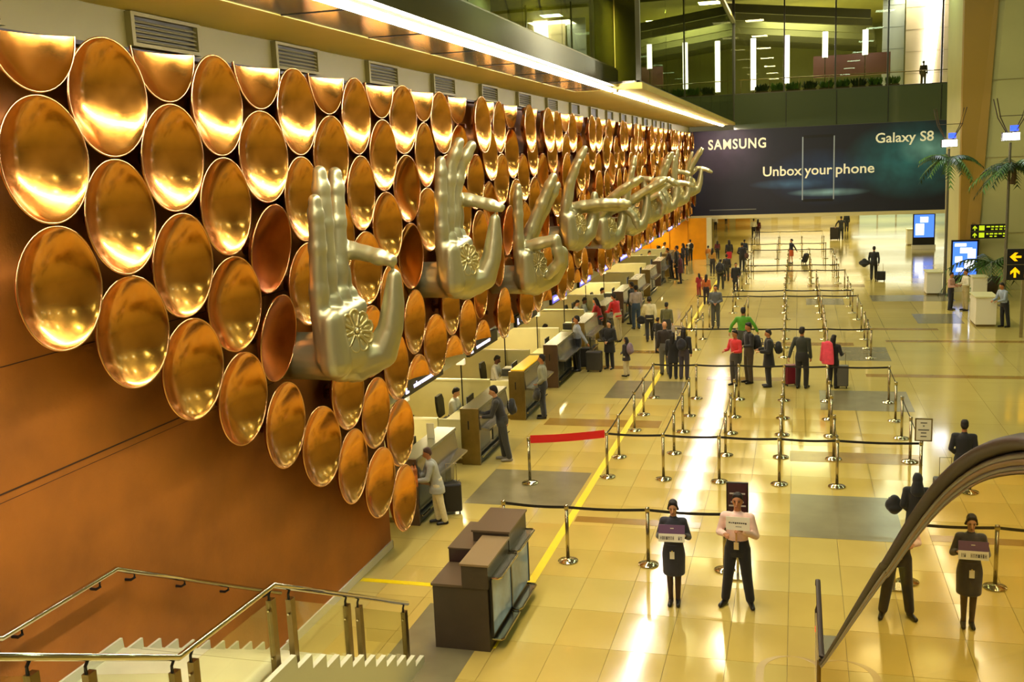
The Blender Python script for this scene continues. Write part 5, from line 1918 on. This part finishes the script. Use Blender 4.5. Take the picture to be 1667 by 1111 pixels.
def arrow(x, y, z, s, d):
    mb = MB()
    if d == 'up':
        mb.prism([(x - .04 * s, z - .2 * s), (x + .04 * s, z - .2 * s), (x + .04 * s, z + .02 * s), (x + .16 * s, z - .08 * s), (x + .16 * s, z + .03 * s), (x, z + .2 * s), (x - .16 * s, z + .03 * s), (x - .16 * s, z - .08 * s), (x - .04 * s, z + .02 * s)], 'y', y - .01, y)
    else:
        mb.prism([(x + .2 * s, z - .04 * s), (x + .2 * s, z + .04 * s), (x - .02 * s, z + .04 * s), (x + .08 * s, z + .16 * s), (x - .03 * s, z + .16 * s), (x - .2 * s, z), (x - .03 * s, z - .16 * s), (x + .08 * s, z - .16 * s), (x - .02 * s, z - .04 * s)], 'y', y - .01, y)
    return mb


def dir_sign(x0, x1, y, z0, z1, rows, label, hang=True):
    t = thing('direction_sign', label, 'sign', ((x0 + x1) / 2, y, z0))
    MB().box(x0, x1, y, y + .12, z0, z1).build('box', m_sign, t)
    n = len(rows)
    hh = (z1 - z0) / n
    for i, (d, m_) in enumerate(rows):
        zc = z1 - hh * (i + .5)
        arrow(x0 + hh * .5, y - .001, zc, hh * 1.7, d).build('arrow', m_, t)
        MB().box(x0 + hh * 1.05, x0 + hh * 1.75, y - .01, y, zc - hh * .34, zc + hh * .34).build('pictogram', m_, t)
        mb = MB()
        xx = x0 + hh * 2.0
        rr2 = random.Random(i)
        while xx < x1 - .12:
            w_ = rr2.uniform(.08, .16)
            mb.box(xx, min(xx + w_, x1 - .05), y - .008, y, zc + hh * .06, zc + hh * .26)
            if rr2.random() < .7:
                mb.box(xx, min(xx + w_ * .8, x1 - .05), y - .008, y, zc - hh * .28, zc - hh * .12)
            xx += w_ + .05
        if mb.v:
            mb.build('lettering', m_, t, kind='stuff')
        if i:
            MB().box(x0, x1, y - .006, y, zc + hh * .5 - .01, zc + hh * .5 + .01).build('divider', M_STEEL, t)
    if hang:
        MB().tube([(x0 + .3, y + .06, z1), (x0 + .3, y + .06, 2.66)], .02, 6).build('hanger', M_STEEL, t)
        MB().tube([(x1 - .3, y + .06, z1), (x1 - .3, y + .06, 2.66)], .02, 6).build('hanger', M_STEEL, t)


a, b = at_y(1581, 366, 49.5), at_y(1639, 388, 49.5)
dir_sign(a.x, b.x, 49.5, b.z, a.z, (('up', m_grn), ('up', m_grn)), 'black hanging direction sign with lime arrows before the pale pillar', False)
MB().box(a.x + .2, a.x + .3, 49.6, 50.75, a.z - .1, a.z).build('wall_bracket', M_STEEL, bpy.data.objects['direction_sign'])
a, b = at_y(1640, 406, 38), at_y(1678, 456, 38)
dir_sign(a.x, b.x + .6, 38, b.z, a.z, (('left', m_yel), ('up', m_yel)), 'black direction sign with big yellow arrows at the right edge', False)
t = bpy.data.objects['direction_sign.001']
MB().box(a.x + .5, a.x + .6, 38.02, 38.1, 0, b.z).box(a.x + 1.3, a.x + 1.4, 38.02, 38.1, 0, b.z).build('leg', M_STEEL, t, kind='stuff')
dir_sign(8.4, 11.2, 76, 2.0, 2.55, (('up', m_yel),), 'small dark hanging sign under the poster at right', True)
# low glass rail at the far right edge
t = thing('glass_barrier', 'low slanting glass barrier at the right edge beside the white desk', 'barrier', (8.2, 40, 0))
MB().prism([(36, 0), (41, 0), (41, 1.0), (36.6, 1.0)], 'x', 8.0, 8.02).build('glass', M_GLASS, t)
MB().tube([(8.01, 36.6, 1.0), (8.01, 41, 1.0)], .03, 8).build('rail', M_CHROME, t)
